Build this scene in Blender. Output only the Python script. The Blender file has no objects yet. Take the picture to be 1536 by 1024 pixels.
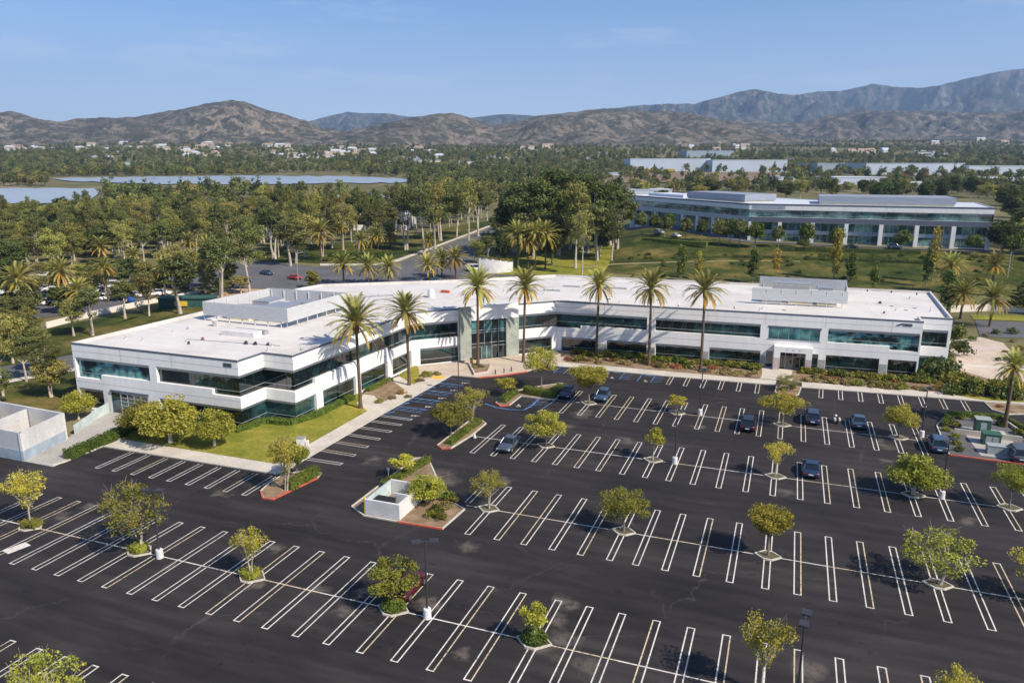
import bpy, bmesh, math, random
from mathutils import Vector, Matrix, noise
from mathutils.geometry import tessellate_polygon
R = math.radians
rnd = random.Random(7)
scene = bpy.context.scene
COL = scene.collection
# ------------------------------------------------------------------ camera and surveying helpers
FPX = 1124.0; PITCH = R(13.3); YAW = R(20.43); EYE = 34.6
CP, SP = math.cos(PITCH), math.sin(PITCH)
RX, RY = math.cos(YAW), math.sin(YAW)          # camera right, on the ground
HX, HY = -math.sin(YAW), math.cos(YAW)         # camera forward, on the ground
def sstep(a, b, x):
    t = min(1.0, max(0.0, (x-a)/(b-a))); return t*t*(3-2*t)
def ground(x, y):
    """height of the terrain in metres"""
    d = HX*x+HY*y
    z = 0.0275*max(0.0, d-178)
    if d > 1100: z += 0.020*(d-1100)
    z += 4.6*sstep(240, 286, y)*sstep(-78, -50, x)*(1-sstep(420, 700, y))
    if d > 700: z += noise.noise(Vector((x/420, y/420, 0)))*6*sstep(700, 1600, d)
    return z
def ray(px, py):
    a = (px-768)/FPX; b = (512-py)/FPX
    h = CP+b*SP
    return (RX*a+HX*h, RY*a+HY*h, -SP+b*CP)
def at(px, py, z=None):
    """surveyed point of the photograph on level z, or on the terrain"""
    dx, dy, dz = ray(px, py)
    if z is not None:
        t = (z-EYE)/dz; return Vector((dx*t, dy*t, z))
    t = 30.0; p = t
    while t < 9000:
        if EYE+dz*t < ground(dx*t, dy*t):
            lo, hi = p, t
            for _ in range(24):
                m = (lo+hi)/2
                if EYE+dz*m < ground(dx*m, dy*m): hi = m
                else: lo = m
            return Vector((dx*hi, dy*hi, ground(dx*hi, dy*hi)))
        p = t; t *= 1.012
    return Vector((dx*t, dy*t, ground(dx*t, dy*t)))
def zfor(p, py):
    """height above datum at ground point p that appears at row py"""
    d = HX*p[0]+HY*p[1]; r = ray(768, py)
    return EYE+d*r[2]/(HX*r[0]+HY*r[1])
def depth(p): return (HX*p[0]+HY*p[1])*CP-(p[2]-EYE)*SP
def pix(x, y, z):
    d = (HX*x+HY*y)*CP-(z-EYE)*SP
    if d < 1: return (-9999, -9999)
    return (768+FPX*(RX*x+RY*y)/d, 512-FPX*((HX*x+HY*y)*SP+(z-EYE)*CP)/d)

# ------------------------------------------------------------------ materials
MATS = {}
def nodes(name):
    m = bpy.data.materials.new(name); m.use_nodes = True
    nt = m.node_tree; b = nt.nodes['Principled BSDF']; MATS[name] = m
    return m, nt, b
def N(nt, t, **kw):
    n = nt.nodes.new(t)
    for k, v in kw.items(): setattr(n, k, v)
    return n
def noise_tex(nt, scale, detail=4, rough=.55, vec=None, sc=None):
    n = N(nt, 'ShaderNodeTexNoise'); n.inputs['Scale'].default_value = scale
    n.inputs['Detail'].default_value = detail; n.inputs['Roughness'].default_value = rough
    if vec is None: vec = N(nt, 'ShaderNodeNewGeometry').outputs['Position']
    if sc:
        mp = N(nt, 'ShaderNodeMapping'); mp.inputs['Scale'].default_value = sc
        nt.links.new(vec, mp.inputs['Vector']); vec = mp.outputs['Vector']
    nt.links.new(vec, n.inputs['Vector'])
    return n.outputs['Fac']
def ramp(nt, fac, stops):
    r = N(nt, 'ShaderNodeValToRGB'); e = r.color_ramp.elements
    while len(e) < len(stops): e.new(.5)
    for el, (p, c) in zip(e, stops): el.position = p; el.color = (*c, 1)
    nt.links.new(fac, r.inputs['Fac']); return r.outputs['Color']
def mixc(nt, fac, a, b, mode='MIX'):
    m = N(nt, 'ShaderNodeMix', data_type='RGBA', blend_type=mode)
    for s, v in ((m.inputs[0], fac), (m.inputs[6], a), (m.inputs[7], b)):
        if hasattr(v, 'links'): nt.links.new(v, s)
        else: s.default_value = v if not isinstance(v, tuple) else (*v, 1)
    return m.outputs[2]
def pm(name, c, rough=.7, var=.2, scale=1.5, spec=.35, metal=0, bump=0, fine=0, c2=None, sc=None):
    """plain surface: base colour with two octaves of wear"""
    m, nt, b = nodes(name)
    lo = tuple(v*(1-var) for v in c); hi = c2 or tuple(min(.95, v*(1+var)) for v in c)
    f = noise_tex(nt, scale, 5, .6, sc=sc)
    col = ramp(nt, f, [(.3, lo), (.7, hi)])
    if fine:
        g = noise_tex(nt, scale*14, 3)
        col = mixc(nt, fine, col, ramp(nt, g, [(.3, (.55, .55, .55)), (.7, (1.4, 1.4, 1.4))]), 'MULTIPLY')
    nt.links.new(col, b.inputs['Base Color'])
    b.inputs['Roughness'].default_value = rough; b.inputs['Metallic'].default_value = metal
    b.inputs['Specular IOR Level'].default_value = spec
    if bump:
        bp = N(nt, 'ShaderNodeBump'); bp.inputs['Strength'].default_value = bump; bp.inputs['Distance'].default_value = .05
        nt.links.new(noise_tex(nt, scale*8, 4), bp.inputs['Height']); nt.links.new(bp.outputs['Normal'], b.inputs['Normal'])
    return m
def leafm(name, a, b_, c, trans=.25, rough=.6, gain=1.45):
    """foliage: colour varies from leaf to leaf, from clump to clump and from plant to plant"""
    a, b_, c = (tuple(v*gain for v in q) for q in (a, b_, c))
    m, nt, b = nodes(name)
    g = N(nt, 'ShaderNodeNewGeometry'); oi = N(nt, 'ShaderNodeObjectInfo')
    col = ramp(nt, g.outputs['Random Per Island'], [(0, a), (.55, b_), (1, c)])
    f = noise_tex(nt, .9, 2)
    col = mixc(nt, .55, col, ramp(nt, f, [(.3, tuple(v*.55 for v in b_)), (.7, c)]))
    hs = N(nt, 'ShaderNodeHueSaturation'); nt.links.new(col, hs.inputs['Color'])
    mr = N(nt, 'ShaderNodeMapRange'); mr.inputs['To Min'].default_value = .66; mr.inputs['To Max'].default_value = 1.25
    nt.links.new(oi.outputs['Random'], mr.inputs['Value']); nt.links.new(mr.outputs['Result'], hs.inputs['Value'])
    mh = N(nt, 'ShaderNodeMapRange'); mh.inputs['To Min'].default_value = .48; mh.inputs['To Max'].default_value = .515
    m7 = N(nt, 'ShaderNodeMath', operation='FRACT'); mm = N(nt, 'ShaderNodeMath', operation='MULTIPLY'); mm.inputs[1].default_value = 7.3
    nt.links.new(oi.outputs['Random'], mm.inputs[0]); nt.links.new(mm.outputs[0], m7.inputs[0])
    nt.links.new(m7.outputs[0], mh.inputs['Value']); nt.links.new(mh.outputs['Result'], hs.inputs['Hue'])
    nt.links.new(hs.outputs['Color'], b.inputs['Base Color'])
    b.inputs['Roughness'].default_value = rough; b.inputs['Specular IOR Level'].default_value = .25
    if trans:
        tr = N(nt, 'ShaderNodeBsdfTranslucent'); nt.links.new(hs.outputs['Color'], tr.inputs['Color'])
        mx = N(nt, 'ShaderNodeMixShader'); mx.inputs[0].default_value = trans
        out = nt.nodes['Material Output']
        nt.links.new(b.outputs[0], mx.inputs[1]); nt.links.new(tr.outputs[0], mx.inputs[2]); nt.links.new(mx.outputs[0], out.inputs['Surface'])
    return m
# dusty patches on the seal coat: (x, y, radius)
STAINS = [(at(px, py, 0), r) for px, py, r in ((px, py, r*.82) for px, py, r in ((655, 715, 3.2), (668, 722, 2.6), (872, 622, 2.2), (880, 616, 1.6), (850, 640, 1.6), (845, 905, 1.5), (838, 930, 1.7), (850, 955, 1.8),
          (815, 975, 1.5), (548, 890, 1.6), (640, 905, 1.7), (520, 915, 1.3), (412, 822, 1.5), (380, 880, 1.2), (95, 775, 1.6), (130, 760, 1.4), (1328, 668, 1.6), (1320, 660, 1.3),
          (690, 985, 1.0), (1215, 1005, 1.6), (880, 1000, 1.3), (940, 660, 1.6), (250, 850, 1.0), (480, 880, 1.2), (1050, 640, 1.5), (1450, 780, 1.3), (760, 720, 1.6), (330, 740, 1.5), (560, 690, 2), (700, 820, 1.5), (1180, 740, 1.2), (1330, 690, 1.2)))]
def asphalt():
    m, nt, b = nodes('sealed asphalt')
    pos = N(nt, 'ShaderNodeNewGeometry').outputs['Position']
    col = ramp(nt, noise_tex(nt, .10, 6, .62, pos, (.55, 1.5, 1)), [(.33, (.0140, .0126, .0130)), (.5, (.0235, .0208, .0213)), (.7, (.0400, .0352, .0350))])
    col = mixc(nt, .75, col, ramp(nt, noise_tex(nt, .6, 5, .7, pos, (.22, 2.2, 1)), [(.32, (.72, .72, .73)), (.7, (1.35, 1.33, 1.30))]), 'MULTIPLY')
    col = mixc(nt, .6, col, ramp(nt, noise_tex(nt, 9, 4, .7, pos), [(.3, (.7, .7, .7)), (.75, (1.4, 1.4, 1.4))]), 'MULTIPLY')
    vo = N(nt, 'ShaderNodeTexVoronoi', feature='DISTANCE_TO_EDGE'); vo.inputs['Scale'].default_value = .075
    vw = N(nt, 'ShaderNodeVectorMath', operation='MULTIPLY_ADD'); vn = N(nt, 'ShaderNodeTexNoise'); vn.inputs['Scale'].default_value = .25; vn.inputs['Detail'].default_value = 6; vn.inputs['Roughness'].default_value = .65
    nt.links.new(pos, vn.inputs['Vector']); nt.links.new(vn.outputs['Color'], vw.inputs[0]); vw.inputs[1].default_value = (5, 5, 0); nt.links.new(pos, vw.inputs[2]); nt.links.new(vw.outputs[0], vo.inputs['Vector'])
    ck = ramp(nt, vo.outputs['Distance'], [(.0022, (1, 1, 1)), (.0045, (0, 0, 0))])
    ckm = N(nt, 'ShaderNodeMath', operation='MULTIPLY'); nt.links.new(ck, ckm.inputs[0]); nt.links.new(ramp(nt, noise_tex(nt, .12, 3, .5, pos), [(.45, (0, 0, 0)), (.6, (.55, .55, .55))]), ckm.inputs[1])
    col = mixc(nt, ckm.outputs[0], col, (.085, .075, .07))
    # faint curving tyre tracks along the aisles
    wv = N(nt, 'ShaderNodeTexWave', wave_type='BANDS', bands_direction='Y'); wv.inputs['Scale'].default_value = .16; wv.inputs['Distortion'].default_value = 5; wv.inputs['Detail'].default_value = 3; wv.inputs['Detail Scale'].default_value = .35
    nt.links.new(pos, wv.inputs['Vector']); col = mixc(nt, .45, col, ramp(nt, wv.outputs['Fac'], [(.2, (.80, .80, .80)), (.8, (1.22, 1.2, 1.18))]), 'MULTIPLY')
    oil = ramp(nt, noise_tex(nt, .75, 4, .6, pos), [(.63, (1, 1, 1)), (.72, (.50, .50, .51))]); col = mixc(nt, 1.0, col, oil, 'MULTIPLY')
    # dust: worn patches of their own ragged shape
    acc = None
    wob = N(nt, 'ShaderNodeVectorMath', operation='MULTIPLY_ADD')
    wn = N(nt, 'ShaderNodeTexNoise'); wn.inputs['Scale'].default_value = .55; wn.inputs['Detail'].default_value = 5
    nt.links.new(pos, wn.inputs['Vector']); nt.links.new(wn.outputs['Color'], wob.inputs[0])
    wob.inputs[1].default_value = (3.4, 3.4, 0); nt.links.new(pos, wob.inputs[2])
    for p, r in STAINS:
        ds = N(nt, 'ShaderNodeVectorMath', operation='DISTANCE'); nt.links.new(wob.outputs[0], ds.inputs[0])
        ds.inputs[1].default_value = (p.x+1.7, p.y+1.7, 0)
        mr = N(nt, 'ShaderNodeMapRange'); mr.inputs['From Min'].default_value = r; mr.inputs['From Max'].default_value = 0
        nt.links.new(ds.outputs['Value'], mr.inputs['Value'])
        if acc is None: acc = mr.outputs['Result']
        else:
            mx = N(nt, 'ShaderNodeMath', operation='MAXIMUM'); nt.links.new(acc, mx.inputs[0]); nt.links.new(mr.outputs['Result'], mx.inputs[1]); acc = mx.outputs[0]
    ml = N(nt, 'ShaderNodeMath', operation='MULTIPLY'); nt.links.new(acc, ml.inputs[0])
    nt.links.new(ramp(nt, noise_tex(nt, 1.2, 6, .75, pos), [(.34, (0, 0, 0)), (.56, (1.6, 1.6, 1.6))]), ml.inputs[1]); ml.use_clamp = True
    col = mixc(nt, ml.outputs[0], col, (.100, .086, .072))
    nt.links.new(col, b.inputs['Base Color']); b.inputs['Roughness'].default_value = .82; b.inputs['Specular IOR Level'].default_value = .25
    bp = N(nt, 'ShaderNodeBump'); bp.inputs['Strength'].default_value = .25; bp.inputs['Distance'].default_value = .02
    nt.links.new(noise_tex(nt, 25, 3, .6, pos), bp.inputs['Height']); nt.links.new(bp.outputs['Normal'], b.inputs['Normal'])
    return m
def glassm(name, dark, teal, scale, lo=.5, hi=.62, wav=.06):
    m, nt, b = nodes(name)
    pos = N(nt, 'ShaderNodeNewGeometry').outputs['Position']
    f = noise_tex(nt, scale, 2, .5, pos, (1, 1, 1.6))
    col = ramp(nt, f, [(lo, dark), (hi, teal)])
    col = mixc(nt, .6, col, ramp(nt, noise_tex(nt, 1.1, 3, .6, pos), [(.35, (.4, .4, .4)), (.65, (1.5, 1.5, 1.5))]), 'MULTIPLY')
    nt.links.new(col, b.inputs['Base Color']); b.inputs['Roughness'].default_value = .03
    b.inputs['IOR'].default_value = 1.75; b.inputs['Specular IOR Level'].default_value = .6
    bp = N(nt, 'ShaderNodeBump'); bp.inputs['Strength'].default_value = wav; bp.inputs['Distance'].default_value = .05
    nt.links.new(noise_tex(nt, .7, 1, .5, pos), bp.inputs['Height']); nt.links.new(bp.outputs['Normal'], b.inputs['Normal'])
    return m
def terrainm(name, cols, scale):
    m, nt, b = nodes(name)
    pos = N(nt, 'ShaderNodeNewGeometry').outputs['Position']
    col = ramp(nt, noise_tex(nt, scale, 6, .65, pos), cols)
    col = mixc(nt, .7, col, ramp(nt, noise_tex(nt, scale*9, 5, .7, pos), [(.3, (.6, .6, .6)), (.7, (1.4, 1.4, 1.4))]), 'MULTIPLY')
    nt.links.new(col, b.inputs['Base Color']); b.inputs['Roughness'].default_value = .95; b.inputs['Specular IOR Level'].default_value = .1
    return m
def hillm(name, grass, bare, brush, sc, cover):  # grass, bare earth and brush in patches
    m, nt, b = nodes(name)
    pos = N(nt, 'ShaderNodeNewGeometry').outputs['Position']
    col = ramp(nt, noise_tex(nt, sc, 6, .6, pos), [(.35, grass), (.68, bare)])
    br = ramp(nt, noise_tex(nt, sc*7, 8, .72, pos), [(cover-.04, (1, 1, 1)), (cover+.05, (0, 0, 0))])
    col = mixc(nt, br, col, brush)
    sp = ramp(nt, noise_tex(nt, sc*40, 4, .7, pos), [(.4, (.55, .55, .55)), (.6, (1.3, 1.3, 1.3))])
    col = mixc(nt, .8, col, sp, 'MULTIPLY')
    nt.links.new(col, b.inputs['Base Color']); b.inputs['Roughness'].default_value = .95; b.inputs['Specular IOR Level'].default_value = .05
    return m
M_ASPH = asphalt()
M_ROAD = pm('old road asphalt', (.105, .105, .11), .85, .2, .15, fine=.4)
def paintm(name, c, worn):
    m, nt, b = nodes(name); pos = N(nt, 'ShaderNodeNewGeometry').outputs['Position']
    col = ramp(nt, noise_tex(nt, .35, 4, .6, pos), [(.3, tuple(v*.72 for v in c)), (.7, c)])
    w = ramp(nt, noise_tex(nt, 3.2, 6, .75, pos), [(worn-.07, (1, 1, 1)), (worn+.05, (0, 0, 0))])
    nt.links.new(mixc(nt, w, col, (.07, .062, .058)), b.inputs['Base Color']); b.inputs['Roughness'].default_value = .75; return m
M_PAINT = paintm('white stall paint', (.70, .67, .61), .40)
M_PAINTY = paintm('yellowed stall paint', (.64, .53, .36), .43)
M_BLUE = pm('blue stall paint', (.055, .15, .42), .7, .4, .9, c2=(.16, .32, .62), fine=.5)
M_WALK = pm('pale concrete walk', (.50, .46, .39), .85, .14, .35, fine=.35)
M_PATH = pm('dry grass path', (.26, .22, .11), .95, .25, .4, fine=.4)
M_SOFFIT = pm('grey-blue soffit slope', (.40, .44, .50), .75, .06, .3)  # sloping window heads, coloured grey-blue and darker than the wall
M_TAN = pm('tan plaza concrete', (.47, .39, .31), .85, .15, .5, fine=.35)
M_GREYC = pm('grey drive concrete', (.36, .34, .31), .85, .16, .3, fine=.35)
M_KERB = pm('kerb concrete', (.50, .47, .41), .85, .18, 1.2, fine=.4)
M_RED = pm('faded red kerb paint', (.48, .10, .06), .7, .3, 1.3, fine=.5)
M_DOME = pm('yellow tactile paint', (.72, .42, .06), .7, .15, 2)
def wallm():
    m, nt, b = nodes('painted tilt-up concrete'); pos = N(nt, 'ShaderNodeNewGeometry').outputs['Position']
    col = ramp(nt, noise_tex(nt, .25, 4, .6, pos), [(.3, (.745, .735, .715)), (.7, (.80, .79, .775))])
    col = mixc(nt, .40, col, ramp(nt, noise_tex(nt, 1.1, 5, .65, pos, (1, 1, .12)), [(.30, (.80, .79, .77)), (.55, (1.02, 1.02, 1.02))]), 'MULTIPLY')
    col = mixc(nt, .3, col, ramp(nt, noise_tex(nt, 6, 4, .6, pos), [(.3, (.8, .8, .8)), (.7, (1.1, 1.1, 1.1))]), 'MULTIPLY')
    nt.links.new(col, b.inputs['Base Color']); b.inputs['Roughness'].default_value = .8; b.inputs['Specular IOR Level'].default_value = .25; return m
M_WALL = wallm()
M_GROOVE = pm('wall reveal joint', (.36, .36, .37), .8, .1)
M_COPE = pm('blue-grey metal coping', (.10, .115, .15), .45, .15, 2, spec=.5)
def roofm():
    m, nt, b = nodes('white roof membrane'); pos = N(nt, 'ShaderNodeNewGeometry').outputs['Position']
    col = ramp(nt, noise_tex(nt, .13, 6, .62, pos), [(.30, (.50, .475, .445)), (.5, (.60, .575, .545)), (.7, (.65, .625, .595))])
    br = N(nt, 'ShaderNodeTexBrick'); br.offset = .5; br.inputs['Scale'].default_value = 1; br.inputs['Brick Width'].default_value = 14; br.inputs['Row Height'].default_value = 2.4; br.inputs['Mortar Size'].default_value = .045
    br.inputs['Color1'].default_value = (1, 1, 1, 1); br.inputs['Color2'].default_value = (.955, .955, .95, 1); br.inputs['Mortar'].default_value = (.80, .79, .77, 1); nt.links.new(pos, br.inputs['Vector'])
    col = mixc(nt, 1.0, col, br.outputs['Color'], 'MULTIPLY')
    pond = ramp(nt, noise_tex(nt, .09, 5, .6, pos), [(.60, (1, 1, 1)), (.635, (.88, .86, .83)), (.68, (.95, .94, .92))]); col = mixc(nt, .8, col, pond, 'MULTIPLY')
    nt.links.new(col, b.inputs['Base Color']); b.inputs['Roughness'].default_value = .75; b.inputs['Specular IOR Level'].default_value = .25; return m
M_ROOF = roofm()
M_SCREEN = pm('grey ribbed screen panel', (.46, .47, .48), .6, .14, .8, sc=(1, 1, 9))
M_SCREEN2 = pm('weathered grey screen panel', (.25, .28, .33), .6, .14, .2, sc=(1, 1, 9))
M_METAL = pm('galvanised metal', (.45, .46, .47), .4, .15, 2, metal=.6)
M_DARK = pm('dark bronze metal', (.035, .035, .04), .45, .2, 3, spec=.5)
M_BLACK = pm('black rubber', (.015, .015, .016), .8, .2, 4)
M_RUST = pm('rusty steel', (.22, .09, .04), .8, .3, 3)
M_CREAM = pm('cream duct paint', (.62, .56, .40), .7, .15, 1)
M_PIERBASE = pm('grey mottled facing', (.34, .34, .32), .75, .3, 3, fine=.6)
M_GSTONE = pm('green-grey mottled facing', (.31, .335, .29), .7, .2, .9, fine=.5)
M_PINK = pm('pinkish stone base', (.50, .40, .38), .75, .2, 3, fine=.5)
M_WHITE = pm('white painted masonry', (.60, .59, .575), .75, .14, .5, fine=.3)
M_YARD = pm('weathered grey-white yard wall', (.50, .495, .485), .8, .16, .35, fine=.3, sc=(1, 1, .3))
M_BAND = pm('blue-grey wall band', (.30, .36, .42), .75, .2, .9, fine=.3)
M_GLASS = glassm('teal tinted glazing', (.004, .010, .011), (.022, .066, .070), .16, .48, .68)
M_GLASSL = glassm('bright teal glazing', (.012, .05, .052), (.10, .25, .25), .2, .42, .66)
M_GLASSM = glassm('glazing with pale blinds', (.006, .020, .022), (.11, .27, .28), .45, .44, .58)
M_GLASS2 = glassm('far teal glazing', (.016, .05, .052), (.18, .31, .30), .11, .42, .62, .0)
M_MULL = pm('silver mullion', (.42, .45, .46), .4, .1, 3, metal=.3)
M_MULLD = pm('dark mullion', (.03, .045, .05), .4, .1, 3)
M_GLAZE = pm('frosted screen glass', (.46, .55, .55), .25, .2, .8, spec=.5)
M_WATER = pm('lake water', (.30, .35, .39), .38, .1, .004, spec=.5)
M_MULCH = pm('brown bark mulch', (.20, .135, .085), .95, .35, .7, fine=.6, c2=(.31, .22, .13))
M_SOIL = pm('dry planter soil', (.105, .095, .055), .95, .3, 2, fine=.6)
M_LAWN = terrainm('lawn grass', [(.3, (.12, .14, .020)), (.5, (.20, .20, .030)), (.72, (.33, .26, .06))], .22)
M_SLOPE = terrainm('slope grass', [(.36, (.022, .038, .009)), (.5, (.060, .070, .016)), (.66, (.17, .13, .042))], .085)
M_TERR = terrainm('valley ground', [(.3, (.085, .09, .036)), (.55, (.16, .145, .07)), (.75, (.30, .25, .16))], .012)
M_DIRT = pm('tan bare ground', (.42, .29, .20), .95, .25, .2, fine=.4)
M_BARK = pm('grey brown bark', (.20, .17, .135), .9, .35, 2.5, fine=.5)
M_PALE = pm('pale smooth bark', (.42, .37, .30), .85, .3, 1.5, fine=.4)
M_PALMT = pm('palm trunk bark', (.115, .078, .052), .95, .35, 1.2, fine=.6, sc=(1, 1, 5))
M_BOOT = pm('cut frond boots', (.19, .10, .04), .9, .4, 3, fine=.6)
L_LOT = leafm('yellow-green leaves', (.075, .085, .010), (.175, .170, .020), (.30, .25, .035), .3, gain=2.3)
L_LOTG = leafm('olive green leaves', (.055, .07, .010), (.125, .135, .018), (.22, .20, .03), .3, gain=2.2)
L_EUC = leafm('grey-green eucalyptus leaves', (.022, .034, .010), (.062, .078, .020), (.135, .140, .040), .2, gain=1.9)
L_EUCY = leafm('olive eucalyptus leaves', (.045, .05, .012), (.115, .115, .026), (.22, .20, .055), .2, gain=2.1)
L_DENSE = leafm('dark dense leaves', (.014, .026, .008), (.036, .056, .013), (.085, .105, .025), .18, gain=1.7)
L_HEDGE = leafm('hedge leaves', (.030, .050, .008), (.065, .095, .014), (.12, .15, .025), .2)
L_HEDGEY = leafm('yellowish hedge leaves', (.06, .075, .010), (.13, .14, .018), (.22, .20, .03), .2)
L_RUST = leafm('rusty red shrub leaves', (.07, .03, .012), (.19, .085, .03), (.30, .15, .05), .15)
L_GOLD = leafm('golden autumn leaves', (.11, .10, .012), (.23, .19, .025), (.34, .27, .045), .3)
L_TANS = leafm('dry tan shrub leaves', (.09, .075, .025), (.19, .15, .055), (.30, .23, .09), .15)
L_PALM = leafm('green palm leaflets', (.048, .064, .012), (.100, .114, .024), (.20, .18, .05), .25, gain=2.7)
L_PALMY = leafm('yellowing palm leaflets', (.16, .11, .016), (.33, .21, .03), (.46, .31, .06), .3)
L_FAR = leafm('distant tree leaves', (.026, .036, .010), (.062, .074, .018), (.13, .13, .04), .15, gain=1.95)
M_STEM = pm('palm leaf stems', (.34, .24, .07), .7, .3, 2)
def paint(name, c): return pm(name, c, .28, .05, 1, spec=.6)
CARP = {'navy': paint('navy car paint', (.014, .030, .075)), 'steel': paint('steel blue car paint', (.035, .070, .125)), 'black': paint('black car paint', (.008, .012, .022)),
        'red': paint('dark red car paint', (.075, .010, .012)), 'white': paint('white car paint', (.72, .72, .72)), 'silver': paint('silver car paint', (.38, .39, .40)),
        'brightred': paint('red car paint', (.42, .03, .02)), 'grey': paint('grey car paint', (.060, .075, .10))}
M_CGLASS = pm('car window glass', (.012, .016, .02), .05, .1, 1, spec=.7)
M_LENS = pm('clear lamp lens', (.7, .7, .68), .15, .1, 3, spec=.7)
M_TAIL = pm('red lamp lens', (.35, .02, .015), .2, .1, 3, spec=.6)
M_RIM = pm('alloy rim', (.45, .46, .48), .3, .1, 3, metal=.8)
M_GREENBOX = pm('green cabinet paint', (.035, .10, .065), .5, .15, 1.5)
M_GREYBOX = pm('grey cabinet paint', (.30, .33, .33), .5, .15, 1.5)
M_GOLDBIN = pm('gold litter bin paint', (.42, .29, .07), .5, .2, 3)
M_TILE = pm('tan roof tiles', (.36, .27, .20), .85, .2, .1)
M_STUCCO = pm('pale stucco', (.66, .60, .52), .85, .12, .1)
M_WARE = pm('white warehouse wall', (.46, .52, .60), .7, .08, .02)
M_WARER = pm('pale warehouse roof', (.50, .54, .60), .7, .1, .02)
M_YELLOW = pm('yellow post paint', (.65, .45, .04), .6, .15, 2)
M_TEALTARP = pm('teal canvas', (.03, .09, .08), .8, .3, 1)
M_BLUEBOX = pm('blue plastic', (.03, .10, .35), .5, .2, 1)
# ------------------------------------------------------------------ mesh helpers
class MB:
    """collects faces and links them as one mesh object"""
    def __init__(s): s.v = []; s.f = []; s.m = []; s.mats = []
    def mi(s, m):
        if m not in s.mats: s.mats.append(m)
        return s.mats.index(m)
    def add(s, vs, fs, m):
        o = len(s.v); k = s.mi(m)
        s.v += [tuple(v) for v in vs]
        for f in fs: s.f.append([o+i for i in f]); s.m.append(k)
    def quad(s, a, b, c, d, m): s.add((a, b, c, d), ((0, 1, 2, 3),), m)
    def box(s, x0, y0, z0, x1, y1, z1, m):
        vs = [(x, y, z) for z in (z0, z1) for x, y in ((x0, y0), (x1, y0), (x1, y1), (x0, y1))]
        s.add(vs, ((3, 2, 1, 0), (4, 5, 6, 7), (0, 1, 5, 4), (1, 2, 6, 5), (2, 3, 7, 6), (3, 0, 4, 7)), m)
    def obox(s, o, ax, ay, lx0, lx1, ly0, ly1, z0, z1, m):
        """box along a horizontal axis ax with side axis ay"""
        P = lambda a, b, z: (o[0]+ax[0]*a+ay[0]*b, o[1]+ax[1]*a+ay[1]*b, z)
        vs = [P(a, b, z) for z in (z0, z1) for a, b in ((lx0, ly0), (lx1, ly0), (lx1, ly1), (lx0, ly1))]
        s.add(vs, ((3, 2, 1, 0), (4, 5, 6, 7), (0, 1, 5, 4), (1, 2, 6, 5), (2, 3, 7, 6), (3, 0, 4, 7)), m)
    def tube(s, pts, rad, n, m, cap=True):
        pts = [Vector(p) for p in pts]; rings = []
        for i, p in enumerate(pts):
            t = (pts[min(i+1, len(pts)-1)]-pts[max(i-1, 0)]).normalized()
            u = t.cross(Vector((0, 0, 1)) if abs(t.z) < .9 else Vector((1, 0, 0))).normalized(); w = t.cross(u)
            r = rad[i] if isinstance(rad, (list, tuple)) else rad
            rings.append([p+(u*math.cos(2*math.pi*k/n)+w*math.sin(2*math.pi*k/n))*r for k in range(n)])
        vs = [v for r in rings for v in r]; fs = []
        for i in range(len(rings)-1):
            for k in range(n): fs.append((i*n+k, i*n+(k+1) % n, (i+1)*n+(k+1) % n, (i+1)*n+k))
        if cap: fs += [tuple(range(n))[::-1], tuple((len(rings)-1)*n+k for k in range(n))]
        s.add(vs, fs, m)
    def prism(s, poly, z0, z1, m, mside=None, bottom=False):
        n = len(poly); tr = tessellate_polygon([[Vector((p[0], p[1], 0)) for p in poly]])
        s.add([(p[0], p[1], z1) for p in poly], tr, m)
        if bottom: s.add([(p[0], p[1], z0) for p in poly], tr, m)
        for i in range(n):
            a, b = poly[i], poly[(i+1) % n]
            s.quad((a[0], a[1], z0), (b[0], b[1], z0), (b[0], b[1], z1), (a[0], a[1], z1), mside or m)
    def build(s, name, parent=None, smooth=False, loc=None):
        me = bpy.data.meshes.new(name); me.from_pydata(s.v, [], s.f)
        for m in s.mats: me.materials.append(m)
        me.polygons.foreach_set('material_index', s.m)
        if smooth: me.polygons.foreach_set('use_smooth', [True]*len(s.f))
        me.update()
        bm = bmesh.new(); bm.from_mesh(me)
        if len(s.f) < 20000: bmesh.ops.recalc_face_normals(bm, faces=bm.faces); bm.to_mesh(me)
        bm.free()
        return link(name, me, parent, loc)
def link(name, me, parent=None, loc=None):
    o = bpy.data.objects.new(name, me); COL.objects.link(o)
    if parent: o.parent = parent
    if loc is not None: o.location = loc
    return o
def tag(o, label, cat, group=None):
    o['label'] = label; o['category'] = cat
    if group: o['group'] = group
    return o
def thing(name, label, cat, loc=(0, 0, 0), rz=0, group=None):
    o = bpy.data.objects.new(name, None); COL.objects.link(o); o.location = loc; o.rotation_euler = (0, 0, rz)
    o.empty_display_size = .2
    return tag(o, label, cat, group)
def struct(o, kind='structure'): o['kind'] = kind; return o
ORD = 'first second third fourth fifth sixth seventh eighth ninth tenth eleventh twelfth thirteenth fourteenth fifteenth sixteenth seventeenth eighteenth'.split()
def short(s, n):
    w = s.split()[:n]
    while w[-1] in ('in', 'of', 'a', 'the', 'first', 'right', 'front', 'left', 'with', 'behind', 'just', 'beside', 'and', 'at'): w.pop()
    return ' '.join(w).rstrip(',')
KIDS = {}
def copy_tree(o, parent=None):
    if not KIDS:
        for q in bpy.data.objects:
            if q.parent: KIDS.setdefault(q.parent.name, []).append(q)
    c = o.copy(); COL.objects.link(c)
    if parent: c.parent = parent
    for ch in KIDS.get(o.name, []): copy_tree(ch, c)
    return c
def dup(o, loc, rz, label, group=None, scale=None):
    KIDS.clear(); c = copy_tree(o); c.location = loc; c.rotation_euler = (0, 0, rz); c['label'] = label
    if group: c['group'] = group
    if scale: c.scale = scale
    return c
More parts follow.
